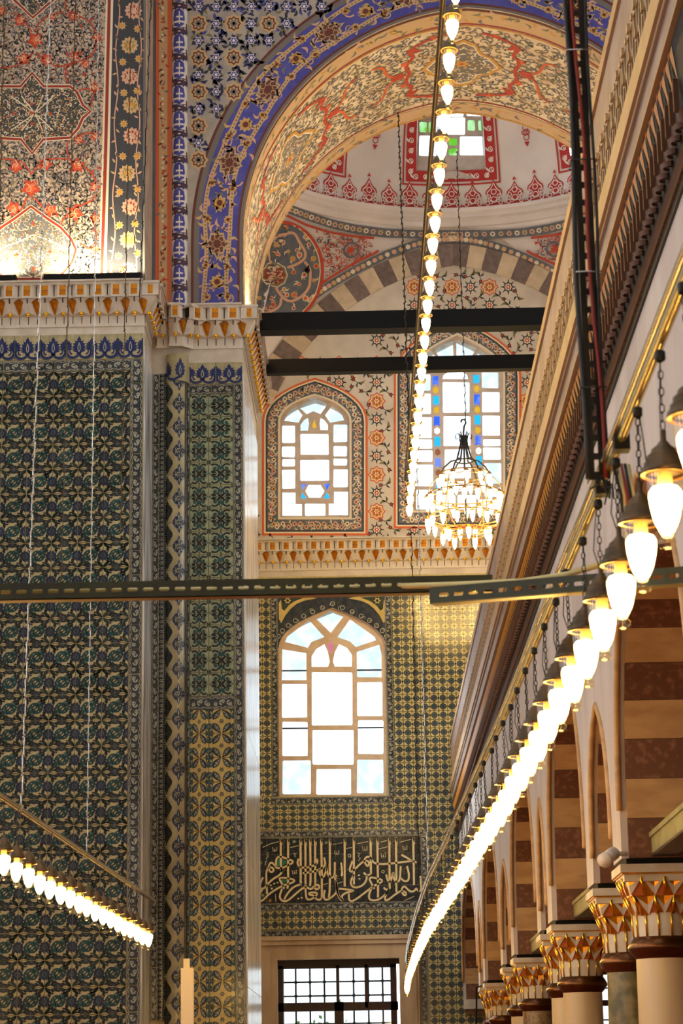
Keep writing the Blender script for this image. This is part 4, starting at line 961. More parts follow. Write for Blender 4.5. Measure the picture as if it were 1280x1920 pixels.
# ---- blue border of the arch
BW = .50
bandmap = lambda u, v, h=0: (archpt(u, v)[0], YR - h, archpt(u, v)[1])
P = Pat(); rnd = random.Random(23); N = 72
sv = [2 * ALEN * i / N for i in range(N + 1)]
def strip(P, v0, v1, m, l, sv=sv): P.s.append(([[(sv[i], v0), (sv[i + 1], v0), (sv[i + 1], v1), (sv[i], v1)] for i in range(len(sv) - 1)], m, l))
strip(P, .0, .035, 'p_grey', 1); strip(P, .03, .055, 'p_brown', 2); strip(P, .055, BW - .04, 'p_blue', 1); strip(P, BW - .04, BW + .02, 'p_grey', 1); strip(P, BW + .02, BW + .05, 'p_brown', 1)
for vv_, ph in ((.13, 0), (BW - .12, 1.5)): P.s.append(([[(a, vv_ + .02 * sin(a * 5 + ph)), (b, vv_ + .02 * sin(b * 5 + ph)), (b, vv_ + .045 + .02 * sin(b * 5 + ph)), (a, vv_ + .045 + .02 * sin(a * 5 + ph))] for a, b in zip(sv, sv[1:])], 'p_tan', 2))
mv = BW / 2 + .02; per = .86; k = 0; s0 = -.11
while s0 + k * per < 2 * ALEN:
    s_ = s0 + k * per; k += 1
    sh = [(0, 1), (.3, .55), (.62, .5), (.62, .2), (1, 0), (.62, -.2), (.62, -.5), (.3, -.55), (0, -1), (-.3, -.55), (-.62, -.5), (-.62, -.2), (-1, 0), (-.62, .2), (-.62, .5), (-.3, .55)]
    for sc_, m, l in ((1.0, 'p_tan', 3), (.82, 'p_grey', 4), (.74, 'p_brown', 5)): P.poly([(s_ + x * .19 * sc_, mv + y * .15 * sc_) for x, y in sh], m, l)
    for j in range(8): P.curl((s_ + .07 * cos(j * .785), mv + .06 * sin(j * .785)), .035, j * .785, 1, 'p_tan', .012, 6)
    for ds, dv, r in ((.43, .0, .085), (.26, .11, .05), (.26, -.11, .05), (.62, .12, .05), (.60, -.11, .05)):
        c = (s_ + ds, mv + dv); P.star(c, r, 'p_tan', 3, 9, .7); P.star(c, r * .72, 'p_gold', 4, 8, .6); P.disc(c, r * .38, 'p_brown', 5, 8)
    for j in range(34): P.leaf((s_ + rnd.uniform(.0, .86), mv + rnd.uniform(-.17, .17)), rnd.uniform(0, 6.3), .1, .032, rnd.choice(['p_tan', 'p_grey', 'p_pink', 'p_tan']), 3, .3)
    for j in range(8): P.curl((s_ + rnd.uniform(.0, .86), mv + rnd.choice((-.1, .1)) + rnd.uniform(-.04, .04)), .07, rnd.uniform(0, 6), rnd.choice((1, -1)), rnd.choice(['p_tan', 'p_pink']), .02, 3)
    for j in range(22): P.disc((s_ + j * .039, .15 + .02 * sin((s_ + j * .039) * 5)), .008, 'p_brown', 4, 5); P.disc((s_ + j * .039, BW - .10 + .02 * sin((s_ + j * .039) * 5 + 1.5)), .008, 'p_brown', 4, 5)
P.s = [q for q in P.s if len(q[0]) > 40 or min(p[0] for poly in q[0] for p in poly) > .02]
P.ob('painted_border', wall_arch, bandmap, sub=(.25, 9))
# ---- underside of the arch
def intr(u, v, h=0):
    x, z = archpt(u, -h); return (x, YR + v, z)
P = Pat(); rnd = random.Random(24); DI = YB - YR
for a, b, m in ((.02, .06, 'p_brown'), (.07, .36, 'p_tan'), (.36, .40, 'p_dkred'), (.42, .45, 'p_gold'), (DI - .40, DI - .37, 'p_dkred'), (DI - .33, DI - .05, 'p_tan'), (DI - .04, DI, 'p_gold')): strip(P, a, b, m, 1)
for i in range(160):
    s_ = 2 * ALEN * i / 160
    for c in (.2, DI - .19): P.leaf((s_, c + rnd.uniform(-.1, .1)), rnd.uniform(0, 6.3), .13, .045, rnd.choice(['p_grey', 'p_olive', 'p_gold', 'p_pink']), 2, .3)
medc = [ALEN * .50, ALEN, ALEN * 1.5]
fill_arabesque(P, [(0, .48), (2 * ALEN, .48), (2 * ALEN, DI - .42), (0, DI - .42)], .115, ['p_grey', 'p_olive', 'p_slate'], .02, 1, rnd, ['p_dkslate', 'p_gold', 'p_pink'])
for s_ in medc:
    o = [(0, 1), (.35, .72), (.5, .45), (.85, .3), (1, 0), (.85, -.3), (.5, -.45), (.35, -.72), (0, -1), (-.35, -.72), (-.5, -.45), (-.85, -.3), (-1, 0), (-.85, .3), (-.5, .45), (-.35, .72)]
    P.poly([(s_ + y * .48, DI / 2 + x * .62) for x, y in o], 'p_gold', 3); P.poly([(s_ + y * .43, DI / 2 + x * .56) for x, y in o], 'p_cream', 4)
    sh = [(s_ + y * .40, DI / 2 + x * .52) for x, y in o]; P.poly(sh, 'p_grey', 5); fill_arabesque(P, sh, .09, ['p_cream', 'p_tan', 'p_olive'], .022, 6, rnd, ['p_gold', 'p_red'])
    P.star((s_, DI / 2), .1, 'p_gold', 7, 6, .6); P.disc((s_, DI / 2), .03, 'p_red', 8, 6)
    for sg in (1, -1):
        for sv_ in (1, -1):
            f = lambda u, v: (s_ + sg * u, DI / 2 + sv_ * v)
            P.stroke(smooth([f(.62, 0), f(.68, .25), f(.56, .4), f(.66, .6), f(.45, .74), f(.2, .82)], 2), .045, 'p_red', 4)
            P.star(f(.68, .28), .07, 'p_orange', 4, 5, .6); P.star(f(.6, .58), .08, 'p_red', 4, 5, .6); P.star(f(.35, .78), .06, 'p_orange', 4, 5, .6); P.leaf(f(.5, .5), atan2(sv_, sg), .14, .05, 'p_red', 4)
            P.stroke(smooth([f(.72, 0), f(.9, .1), f(.95, .45), f(1.1, .5)], 2), .035, 'p_orange', 4)
    for q in (.76, -.76): P.star((s_ + q, DI / 2), .11, 'p_red', 5, 6, .65)
P.ob('painted_pattern', wall_arch, intr, h0=.004, dh=.001, sub=(.14, 9))
# ---- far wall, plaster zone
P = Pat(); rnd = random.Random(25)
frameA = arch_out(525, 655, 970, 790, 742, 34); frameB = arch_out(772, 943, 957, 705, 628, 32, point=.35)
okp = lambda q: not inside(q, frameA) and not inside(q, frameB)
for i in range(-4, 8):
    for j in range(-1, 9):
        c = (706 + i * 70.5, 752 + 69 * (j - 3)) if j > 1 else (706 + i * 70.5, 538 + 66 * j)
        if j < 0: continue
        if okp(c) and c[1] < 1005:
            if at(c[0], c[1] - 16, Y=YF).z > warch(at(c[0], c[1], Y=YF).x - BX, -.36): continue
            P.star(c, 17, 'p_orange', 2, 8, .78); P.star(c, 14, 'p_cream', 3, 8, .78); P.star(c, 12, 'p_gold', 4, 8, .76); P.star(c, 9, 'p_red', 5, 8, .65); P.star(c, 6, 'p_cream', 6, 6, .6); P.disc(c, 3, 'p_gold', 7, 6)
        for dx, dy, big in ((0, 34, 1), (35, 0, 1), (35, 34, 0), (18, 17, 0), (52, 17, 0), (18, 51, 0), (52, 51, 0)) + (((35, -22, 0), (18, -24, 0), (52, -20, 0)) if j == 0 else ()):
            q = (c[0] + dx, c[1] + dy)
            if not okp(q) or q[1] > 1012: continue
            w_ = at(q[0], q[1], Y=YF)
            if w_.z > warch(w_.x - BX, -.36): continue
            if big:
                P.star(q, 12, 'p_dkslate', 2, 8, .62); P.star(q, 7.5, 'p_cream', 3, 8, .7); P.star(q, 5.5, 'p_red', 4, 6, .55); P.disc(q, 2, 'p_cream', 5, 6)
                for k in range(8): P.leaf((q[0] + 9 * cos(k * .785), q[1] + 9 * sin(k * .785)), k * .785, 6, 2, 'p_dkslate', 2)
            else:
                a = rnd.uniform(0, 6.3); e = (q[0] + 10 * cos(a), q[1] + 10 * sin(a)); P.stroke(smooth([q, ((q[0] + e[0]) / 2 + 2, (q[1] + e[1]) / 2 + 2), e]), 1.2, 'p_dkslate', 2)
                P.disc(e, 3.6, 'p_dkslate', 2, 7); P.disc(e, 2.2, 'p_red', 3, 6); P.leaf(q, a + 2.2, 15, 4.6, 'p_olive', 2, .25); P.leaf(q, a - 2.2, 11, 3.2, 'p_dkslate', 2, .2); P.leaf(q, a + 3.1, 10, 3, 'p_dkslate', 2); P.leaf(e, a + .6, 7, 2.2, 'p_dkslate', 2); P.leaf(e, a - .6, 7, 2.2, 'p_dkslate', 2)
for args in ((525, 655, 970, 790, 742, .25), (772, 943, 957, 705, 628, .35)):
    A = lambda d: arch_out(*args[:5], d, point=args[5])
    P.band(A(0), A(4), 'p_cream', 3); P.band(A(4), A(27), 'p_slate', 3); P.band(A(24), A(27), 'p_dkslate', 4); P.band(A(27), A(30), 'p_cream', 3); P.band(A(30), A(34), 'p_orange', 3)
    o = A(15); L = 0
    for i in range(len(o)):
        a, b = o[i], o[(i + 1) % len(o)]; d = sqrt((a[0] - b[0]) ** 2 + (a[1] - b[1]) ** 2); t = (11 - L) if L else 0
        while t < d:
            c = (a[0] + (b[0] - a[0]) * t / d, a[1] + (b[1] - a[1]) * t / d); k = int(c[0] * 7 + c[1] * 3)
            nx_, ny_ = -(b[1] - a[1]) / d, (b[0] - a[0]) / d; sg = 1 if int((c[0] + c[1]) / 12) % 2 else -1
            P.stroke(smooth([(c[0] - nx_ * 7, c[1] - ny_ * 7), (c[0] + (b[0] - a[0]) / d * 7, c[1] + (b[1] - a[1]) / d * 7), (c[0] + nx_ * 7, c[1] + ny_ * 7)]), 1.5, 'p_cream', 4)
            P.star((c[0] + nx_ * 3 * sg, c[1] + ny_ * 3 * sg), 5.2, rnd.choice(['p_pink', 'p_cream', 'p_tan']), 5, 7, .65); P.disc((c[0] + nx_ * 3 * sg, c[1] + ny_ * 3 * sg), 2, 'p_brown', 6, 6)
            for q in range(3): P.leaf((c[0] - nx_ * 4 * sg, c[1] - ny_ * 4 * sg), rnd.uniform(0, 6.3), 8, 2.8, rnd.choice(['p_cream', 'p_pink', 'p_cream']), 4, .3)
            t += 11
        L = (d - (t - 11)) % 11
P.ob('painted_pattern', wall_far, m_far, dh=.0009)
# striped stones of the wall arch
nvou = 22
for i in range(nvou):
    for sg in (-1, 1):
        a0, a1 = math.acos(FE / FRHO) * i / nvou, math.acos(FE / FRHO) * (i + .985) / nvou
        if sg < 0 and a0 < .35 or sg > 0 and a0 < .55: continue
        b = MB(); pts = []
        for rr, aa in ((FRHO, a0), (FRHO, a1), (FRHO - .36, a1), (FRHO - .36, a0)):
            x = -FE + rr * cos(aa); pts.append((BX + sg * max(x, 0), FZ0 + rr * sin(aa)))
        b.plate(pts, [], lambda u, v, h: (u, YF + h, v), -.03, 0, 'vous_dark' if i % 2 else 'vous_light', back=False); b.ob('voussoir', wall_far)
# ---- pendentives: outlines read off the photograph, laid on the curved surface
_g = [(-80 + 160 * i / 480, j / 80) for i in range(481) for j in range(81)]
_gp = np.array([tuple(pend(*q)) for q in _g]); _gx, _gy = pj(_gp)
def pendpx(u, v, h=0):
    k = int(np.argmin((_gx - u) ** 2 + (_gy - v) ** 2)); t, q = _g[k]; t0, q0 = t, q
    for _ in range(3):
        p0 = pend(t, q); d = .3; e = .02
        a, b, c = pj(np.array(tuple(p0))), pj(np.array(tuple(pend(t + d, q)))), pj(np.array(tuple(pend(t, q + e))))
        J = np.array([[(b[0] - a[0]) / d, (c[0] - a[0]) / e], [(b[1] - a[1]) / d, (c[1] - a[1]) / e]])
        try: s_ = np.linalg.solve(J, [u - a[0], v - a[1]])
        except Exception: break
        t = max(-80, min(80, t + max(-3, min(3, s_[0])))); q = max(0, min(1, q + max(-.1, min(.1, s_[1]))))
    e = pj(np.array(tuple(pend(t, q))))
    if abs(e[0] - u) + abs(e[1] - v) > 1.2: t, q = t0, q0
    p = pend(t, q); n = (pend(t + .5, q) - p).cross(pend(t, min(q + .02, 1)) - pend(t, min(q + .02, 1) - .02)).normalized()
    c = Vector((BX, 27, 12.2)) - p
    if n.dot(c) < 0: n = -n
    return p + n * (h + .035)
zp = lambda pts: [(470 + x / 5.565, 360 + y / 5.565) for x, y in pts]
P = Pat(); rnd = random.Random(31)
circ = [(300 + 440 * cos(-1.75 + 3.5 * i / 22), 830 + 520 * sin(-1.75 + 3.5 * i / 22)) for i in range(23)]
P.poly(zp([(-60, 320)] + circ + [(-60, 1340)]), 'p_slate', 1)
P.stroke(zp(circ), 6, 'p_red', 3); P.stroke(zp([(x - 26, y) for x, y in circ]), 2, 'p_cream', 3)
P.star(zp([(235, 860)])[0], 24, 'p_cream', 3, 9, .92); P.star(zp([(235, 860)])[0], 22, 'p_olive', 4, 9, .92); P.star(zp([(235, 860)])[0], 18, 'p_dkred', 5, 9, .9)
for k in range(19): P.disc(zp([(235 + 75 * (.35 + .6 * (k % 3) / 2) * cos(k * 2.4), 860 + 75 * (.35 + .6 * (k % 3) / 2) * sin(k * 2.4))])[0], 2.6, 'p_pink', 6, 6)
for st in ([(215, 500), (300, 450), (430, 400), (490, 520), (560, 620), (545, 700), (440, 760), (360, 780)], [(545, 720), (610, 800), (610, 900), (600, 1010), (500, 1110), (380, 1150), (280, 1060), (240, 990)], [(300, 1100), (290, 1190), (200, 1240), (60, 1280)], [(200, 520), (170, 600), (190, 680), (215, 740)]): P.stroke(zp(smooth(st, 2)), 5, 'p_pink', 3)
for (x, y) in ((350, 360), (555, 460), (590, 540), (680, 590), (260, 550), (370, 610), (465, 600), (490, 650), (270, 640), (670, 770), (545, 860), (430, 830), (490, 960), (330, 1010), (440, 1070), (560, 1110), (435, 1210), (100, 1110), (190, 1100), (210, 1170), (200, 1320), (110, 1330), (150, 1200), (650, 920), (360, 1070), (420, 690), (310, 520), (640, 690)):
    c = zp([(x, y)])[0]; r = rnd.uniform(4.5, 7.5); P.star(c, r, rnd.choice(['p_tan', 'p_pink', 'p_cream']), 3, 8, .65); P.disc(c, r * .55, rnd.choice(['p_gold', 'p_orange', 'p_red']), 4, 7)
    for k in range(2): P.leaf(c, rnd.uniform(0, 6.3), 11, 3, rnd.choice(['p_cream', 'p_olive', 'p_pink']), 2, .3)
def pend_side(f):
    P.stroke([f(*q) for q in zp([(355, 240), (560, 335), (800, 410), (1050, 455), (1280, 480)])], 4.5, 'p_red', 3)
    band = zp([(380, 170), (600, 250), (850, 330), (1100, 385), (1400, 428), (1750, 450), (2103, 455)])
    P.stroke([f(*q) for q in band], 17, 'p_slate', 2)
    bm = smooth(band, 3)
    for i, q in enumerate(bm):
        if i % 2 == 0: P.star(f(*q), 6, ['p_cream', 'p_pink', 'p_tan'][i // 2 % 3], 3, 7, .7); P.disc(f(*q), 2.6, 'p_grey', 4, 6)
    P.stroke([f(*q) for q in zp([(690, 980), (850, 880), (1050, 760), (1280, 650), (1330, 620)])], 4.5, 'p_red', 3)
    band = zp([(600, 1130), (750, 1020), (950, 900), (1150, 790), (1400, 668), (1700, 562), (1900, 515), (2103, 500)])
    P.stroke([f(*q) for q in band], 15, 'p_slate', 2)
    for i, q in enumerate(smooth(band, 3)):
        if i % 2 == 0: P.star(f(*q), 5.5, ['p_cream', 'p_pink', 'p_tan'][i // 2 % 3], 3, 7, .7)
    P.ring(f(*zp([(1040, 605)])[0]), 14, 4, 'p_slate', 3, 14); P.star(f(*zp([(1030, 605)])[0]), 8, 'p_red', 4, 6, .6)
    tri = [f(*q) for q in zp([(640, 380), (1250, 500), (1250, 640), (780, 900), (740, 620)])]
    fill_arabesque(P, tri, 11, ['p_red', 'p_red', 'p_red', 'p_dkslate'], 2.0, 2, rnd)
    for k in range(26):
        q = f(*zp([(rnd.uniform(760, 1250), rnd.uniform(470, 820))])[0])
        if inside(q, tri): P.leaf(q, rnd.uniform(0, 6.3), 9, 3, 'p_red', 2, .3)
pend_side(lambda x, y: (x, y))
pend_side(lambda x, y: (2 * 848 - x, y + (0 if x > 700 else (700 - x) * -.03)))
P.ob('painted_pattern', ceiling_pend, pendpx, dh=.003, sub=(16, 16))
# ---- dome: crimson crest and window frames
P = Pat(); pu = .326
o = [(-.5, 0), (.5, 0), (.5, .12), (.36, .20), (.30, .34), (.40, .44), (.36, .54), (.20, .62), (.10, .72), (0, .86), (-.10, .72), (-.20, .62), (-.36, .54), (-.40, .44), (-.30, .34), (-.36, .20), (-.5, .10)]
for k in range(-14, 15):
    u0 = k * pu; H = .44 if k % 2 else .50
    P.poly([(u0 + x * pu, .03 + y * H) for x, y in o], 'p_crimson', 1); P.poly([(u0 + x * pu * .86, .05 + y * H * .86) for x, y in o[2:-1]], 'p_white', 2); P.poly([(u0 + x * pu * .74, .065 + y * H * .76) for x, y in o[2:-1]], 'p_crimson', 3)
    P.star((u0, .03 + H * .93), .035, 'p_crimson', 2, 3, .5, pi / 2)
    for x, y, r in ((0, .12, .045), (0, .24, .04), (-.08, .17, .03), (.08, .17, .03), (-.1, .07, .03), (.1, .07, .03)): P.ring((u0 + x, .03 + y), r, .014, 'p_white', 4, 9)
    for sg in (1, -1): P.curl((u0 + sg * .05, .12), .04, 0, sg, 'p_white', .012, 4); P.leaf((u0, .1), pi / 2 + sg * .9, .1, .03, 'p_white', 4); P.disc((u0 + sg * .5 * pu, .12), .02, 'p_white', 4, 6)
for i in range(56):
    u0 = -4.5 + i * .16; P.poly([(u0, 0), (u0 + .16, 0), (u0 + .16, .035), (u0, .035)], 'p_crimson', 3)
for uc in (0, -UW, UW):
    def fr(d): return [(uc - WU - d, WV0 - d), (uc + WU + d, WV0 - d), (uc + WU + d, WV1 + d), (uc - WU - d, WV1 + d)]
    P.band(fr(0.0), fr(.03), 'p_crimson', 1); P.band(fr(.03), fr(.165), 'p_crimson', 1); P.band(fr(.195), fr(.22), 'p_crimson', 1)
    seg = fr(.09)
    for a, b in zip(seg, seg[1:] + seg[:1]):
        n = 8
        for k in range(n):
            c = (a[0] + (b[0] - a[0]) * (k + .5) / n, a[1] + (b[1] - a[1]) * (k + .5) / n); P.ring(c, .035, .013, 'p_white', 2, 9); P.leaf((c[0] - .03, c[1] - .03), .8 if k % 2 else 2.3, .11, .03, 'p_white', 2); P.leaf((c[0] + .03, c[1] - .04), 2.2, .08, .02, 'p_white', 2)
for uc in (-1.23, 1.23):
    for k in range(3): P.ring((uc, 1.02 + k * .07), .045, .012, 'p_crimson', 1, 8)
    P.star((uc, .93), .05, 'p_crimson', 1, 3, .5, -pi / 2); P.ring((uc - .04, 1.09), .03, .01, 'p_crimson', 1, 8); P.ring((uc + .04, 1.09), .03, .01, 'p_crimson', 1, 8)
P.ob('painted_pattern', ceiling, dome, dh=.003, h0=.012, sub=(.2, .2))

# ================================================================== TIE BEAMS OF THE ARCH
mb = MB(); mb.box((XR - .1, 23.15, 9.485), (ACX + AHS + .1, 23.35, 9.685), 'iron_black')
mb.ob('tie_beam', label='thicker black tie beam spanning the arch above the other', cat='beam')
mb = MB(); mb.box((XR - .1, 24.68, 9.49), (ACX + AHS + .1, 24.80, 9.655), 'iron_black')
mb.ob('tie_beam', label='thinner black tie beam crossing just below the heads of the painted windows', cat='beam')

# ================================================================== GALLERY AND ARCADE
GX, WX, WT = 1.20, 1.28, .42
GY0, GY1 = 4.0, YF
gp = thing('gallery_parapet', (GX + .1, 18, 5.48), 'long carved stone gallery parapet with lattice band running back to the far wall', 'parapet')
MB().box((GX - .015, GY0, 6.33), (GX + .26, GY1, 6.40), 'moulding').ob('coping', gp)
MB().box((GX, GY0, 6.07), (GX + .22, GY1, 6.33), 'lavender').box((GX + .04, GY0, 5.78), (GX + .18, GY1, 6.07), 'lavender').ob('panel', gp)
MB().box((GX - .03, GY0, 5.64), (GX + .2, GY1, 5.76), 'moulding').box((GX - .015, GY0, 5.615), (GX + .2, GY1, 5.64), 'lattice').box((GX - .012, GY0, 5.76), (GX + .2, GY1, 5.785), 'lattice').ob('rail_moulding', gp)
MB().box((GX + .0, GY0, 5.48), (GX + .2, GY1, 5.615), 'lavender').box((GX - .012, GY0, 5.475), (GX + .2, GY1, 5.49), 'lattice').ob('fascia', gp)
mb = MB(); pl = .235; hL = .285
def LH(pts): return [(u * pl, 5.785 + v * hL) for u, v in pts]
holes = [LH([(0, .07), (.17, .5), (0, .93), (-.17, .5)])]
for a in (1, -1):
    holes += [LH([(a * .46, .10), (a * .46, .44), (a * .25, .44), (a * .10, .07)][::a]), LH([(a * .46, .90), (a * .46, .56), (a * .25, .56), (a * .10, .93)][::-a])]
mb.plate([(-pl / 2, 5.785), (pl / 2, 5.785), (pl / 2, 6.07), (-pl / 2, 6.07)], holes, lambda u, v, h: (GX - .004 + h, u, v), 0, .03, 'lattice', back=False)
for v in (.5, .97): mb.box((GX - .016, pl / 2 - .02, 5.785 + v * hL - .02), (GX, pl / 2 + .02, 5.785 + v * hL + .015), 'moulding')
mb.box((GX - .012, -.016, 6.045), (GX, .016, 6.068), 'moulding')
me = mb.mesh('lattice_unit'); k = 0
while GY0 + 4 + k * pl < GY1 - .1: ob('lattice_unit', me, gp, loc=(-gp.location.x * 0, GY0 + 4 + k * pl, 0)); k += 1
# gilded muqarnas below the parapet
ZS = 5.03
gm = thing('gallery_cornice', (GX + .1, 18, ZS), 'gilded muqarnas cornice under the gallery parapet', 'cornice')
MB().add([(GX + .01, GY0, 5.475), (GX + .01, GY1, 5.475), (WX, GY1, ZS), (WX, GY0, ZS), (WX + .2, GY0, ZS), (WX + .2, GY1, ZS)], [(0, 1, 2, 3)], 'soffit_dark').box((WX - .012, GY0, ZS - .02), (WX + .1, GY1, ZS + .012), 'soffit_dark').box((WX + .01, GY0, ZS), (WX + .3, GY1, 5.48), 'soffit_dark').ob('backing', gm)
mb = MB(); q = .0625
fx = lambda z: GX + .01 + (5.475 - z) / (5.475 - ZS) * (WX - GX - .01)
def pyr(y, z, w_, h_, m, d=.03): mb.add([(fx(z) - .004, y - w_, z), (fx(z) - .004, y + w_, z), (fx(z - h_) - .002, y, z - h_), (fx(z - h_ * .3) - d, y, z - h_ * .2)], [(0, 1, 3), (1, 2, 3), (2, 0, 3)], m)
pyr(0, 5.455, .032, .13, 'soffit_yellow', .016); pyr(q, 5.42, .026, .12, 'soffit_green', .004); pyr(q, 5.33, .026, .06, 'soffit_orange', .024)
mb.add([(fx(5.46) - .004, q - .02, 5.468), (fx(5.46) - .004, q + .02, 5.468), (fx(5.4) - .012, q, 5.42)], [(0, 1, 2)], 'soffit_orange')
mb.box((fx(5.3) - .028, -.012, 5.20), (fx(5.3) - .008, .012, 5.33), 'soffit_brown')
mb.lathe([(.036, 0), (.040, .06), (.020, .075)], 'soffit_brown', (fx(5.2) + .012, q, 5.17), 8, a0=pi * .5, a1=pi * 1.5); mb.lathe([(.03, -.02), (.036, 0)], 'soffit_brown', (fx(5.2) - .004, q, 5.17), 8, a0=pi * .5, a1=pi * 1.5)
for yy in (-.05, -.025, .0, .025, .05): mb.box((fx(5.09) - .014, yy - .006, 5.045), (fx(5.09) + .01, yy + .006, 5.13), 'soffit_brown')
mb.box((fx(5.06) - .006, -q, 5.04), (fx(5.06) + .02, q, 5.05), 'gold')
me = mb.mesh('muqarnas_cell'); k = 0
while GY0 + 4 + k * .125 < GY1 - .05: ob('muqarnas_cell', me, gm, loc=(0, GY0 + 4 + k * .125, 0)); k += 1
struct('floor_gallery', MB().box((GX + .2, GY0, 5.4), (6.5, GY1, 5.48), 'stone_white'))

# arcade wall with alternating wide and narrow pointed arches
COLY = [8.6, 11.8, 13.3, 16.4, 17.48, 20.88, 22.63, 26.3, 27.5]
ZC = 2.72
def parch(y0, y1, zs, za, n=12):
    c, hs = (y0 + y1) / 2, (y1 - y0) / 2; pts = []
    for i in range(n + 1):
        t = i / n; a = pi / 2 * t
        pts.append((hs * (1 - t ** 1.9 * .55 - .45 * t ** 1.0 * (1 - cos(a)) / 1.0) if i < n else 0, zs + (za - zs) * (sin(a) * .5 + t * .5)))
    left = [(c - x, z) for x, z in pts]
    return left + [(c + x, z) for x, z in pts[:-1][::-1]]
spans = []
ed = [COLY[i] for i in range(len(COLY))] + [YF + .05]
for a, b in zip(ed, ed[1:]):
    wide = b - a > 2
    spans.append((a + .20, b - .20, 2.96 if wide else 2.86, 4.36 if wide else 3.66, wide))
bot = [(6.0, ZC), (8.4, ZC)]
for y0, y1, zs, za, wide in spans:
    pts = parch(y0, y1, zs, za)
    bot += [(y0, ZC)] + pts + [(y1, ZC)]
mb = MB(); bot = bot + [(YF, ZC), (YF, 5.06), (6.0, 5.06)]
mb.plate(bot, [], lambda u, v, h: (WX + h, u, v), 0, WT, 'plaster_arcade')
wall_arcade = struct('wall_arcade', mb, 'pale plaster arcade wall with striped arches under the gallery')
for y0, y1, zs, za, wide in spans:
    pts = [(y0, ZC)] + parch(y0, y1, zs, za, 24) + [(y1, ZC)]
    ds = [0]
    for a, b in zip(pts, pts[1:]): ds.append(ds[-1] + sqrt((a[0] - b[0]) ** 2 + (a[1] - b[1]) ** 2))
    def along(s_):
        for i in range(len(ds) - 1):
            if s_ <= ds[i + 1] + 1e-9:
                t = (s_ - ds[i]) / max(ds[i + 1] - ds[i], 1e-9); a, b = pts[i], pts[i + 1]; return (a[0] + (b[0] - a[0]) * t, a[1] + (b[1] - a[1]) * t)
        return pts[-1]
    half = ds[-1] / 2; st = .20 if wide else .17; nb = int(half / st)
    for sg in (0, 1):
        for i in range(nb):
            s0, s1 = i * half / nb, (i + .985) * half / nb
            p = [along(ds[-1] - s0 if sg else s0), along(ds[-1] - (s0 + s1) / 2 if sg else (s0 + s1) / 2), along(ds[-1] - s1 if sg else s1)]
            cy = (y0 + y1) / 2; inn = [(a + (.03 if a < cy else -.03) * (1 if abs(a - cy) > .06 else 0), z - (.02 if abs(a - cy) < .5 * (y1 - y0) * .7 else 0)) for a, z in p]
            b = MB(); poly = p + inn[::-1]
            b.plate(poly, [], lambda u, v, h: (WX + h, u, v), .035, WT - .035, 'porphyry' if (i + (0 if wide else 0)) % 2 == 0 else 'course_beige'); b.ob('voussoir', wall_arcade)
    # pale roll along the arris of each arch
    r = MB(); r.tube([(WX - .004, a + (.014 if a < (y0 + y1) / 2 else -.014), z) for a, z in pts[1:-1]], .016, 'course_beige', 6); r.ob('arris_roll', wall_arcade)
# corbel of the last arch on the far wall
mb = MB(); mb.box((WX + .0, YF - .18, ZC - .13), (WX + WT, YF, ZC), 'stone_white'); mb.box((WX + .03, YF - .14, ZC - .2), (WX + WT - .03, YF, ZC - .13), 'porphyry'); mb.ob('corbel', wall_arcade)

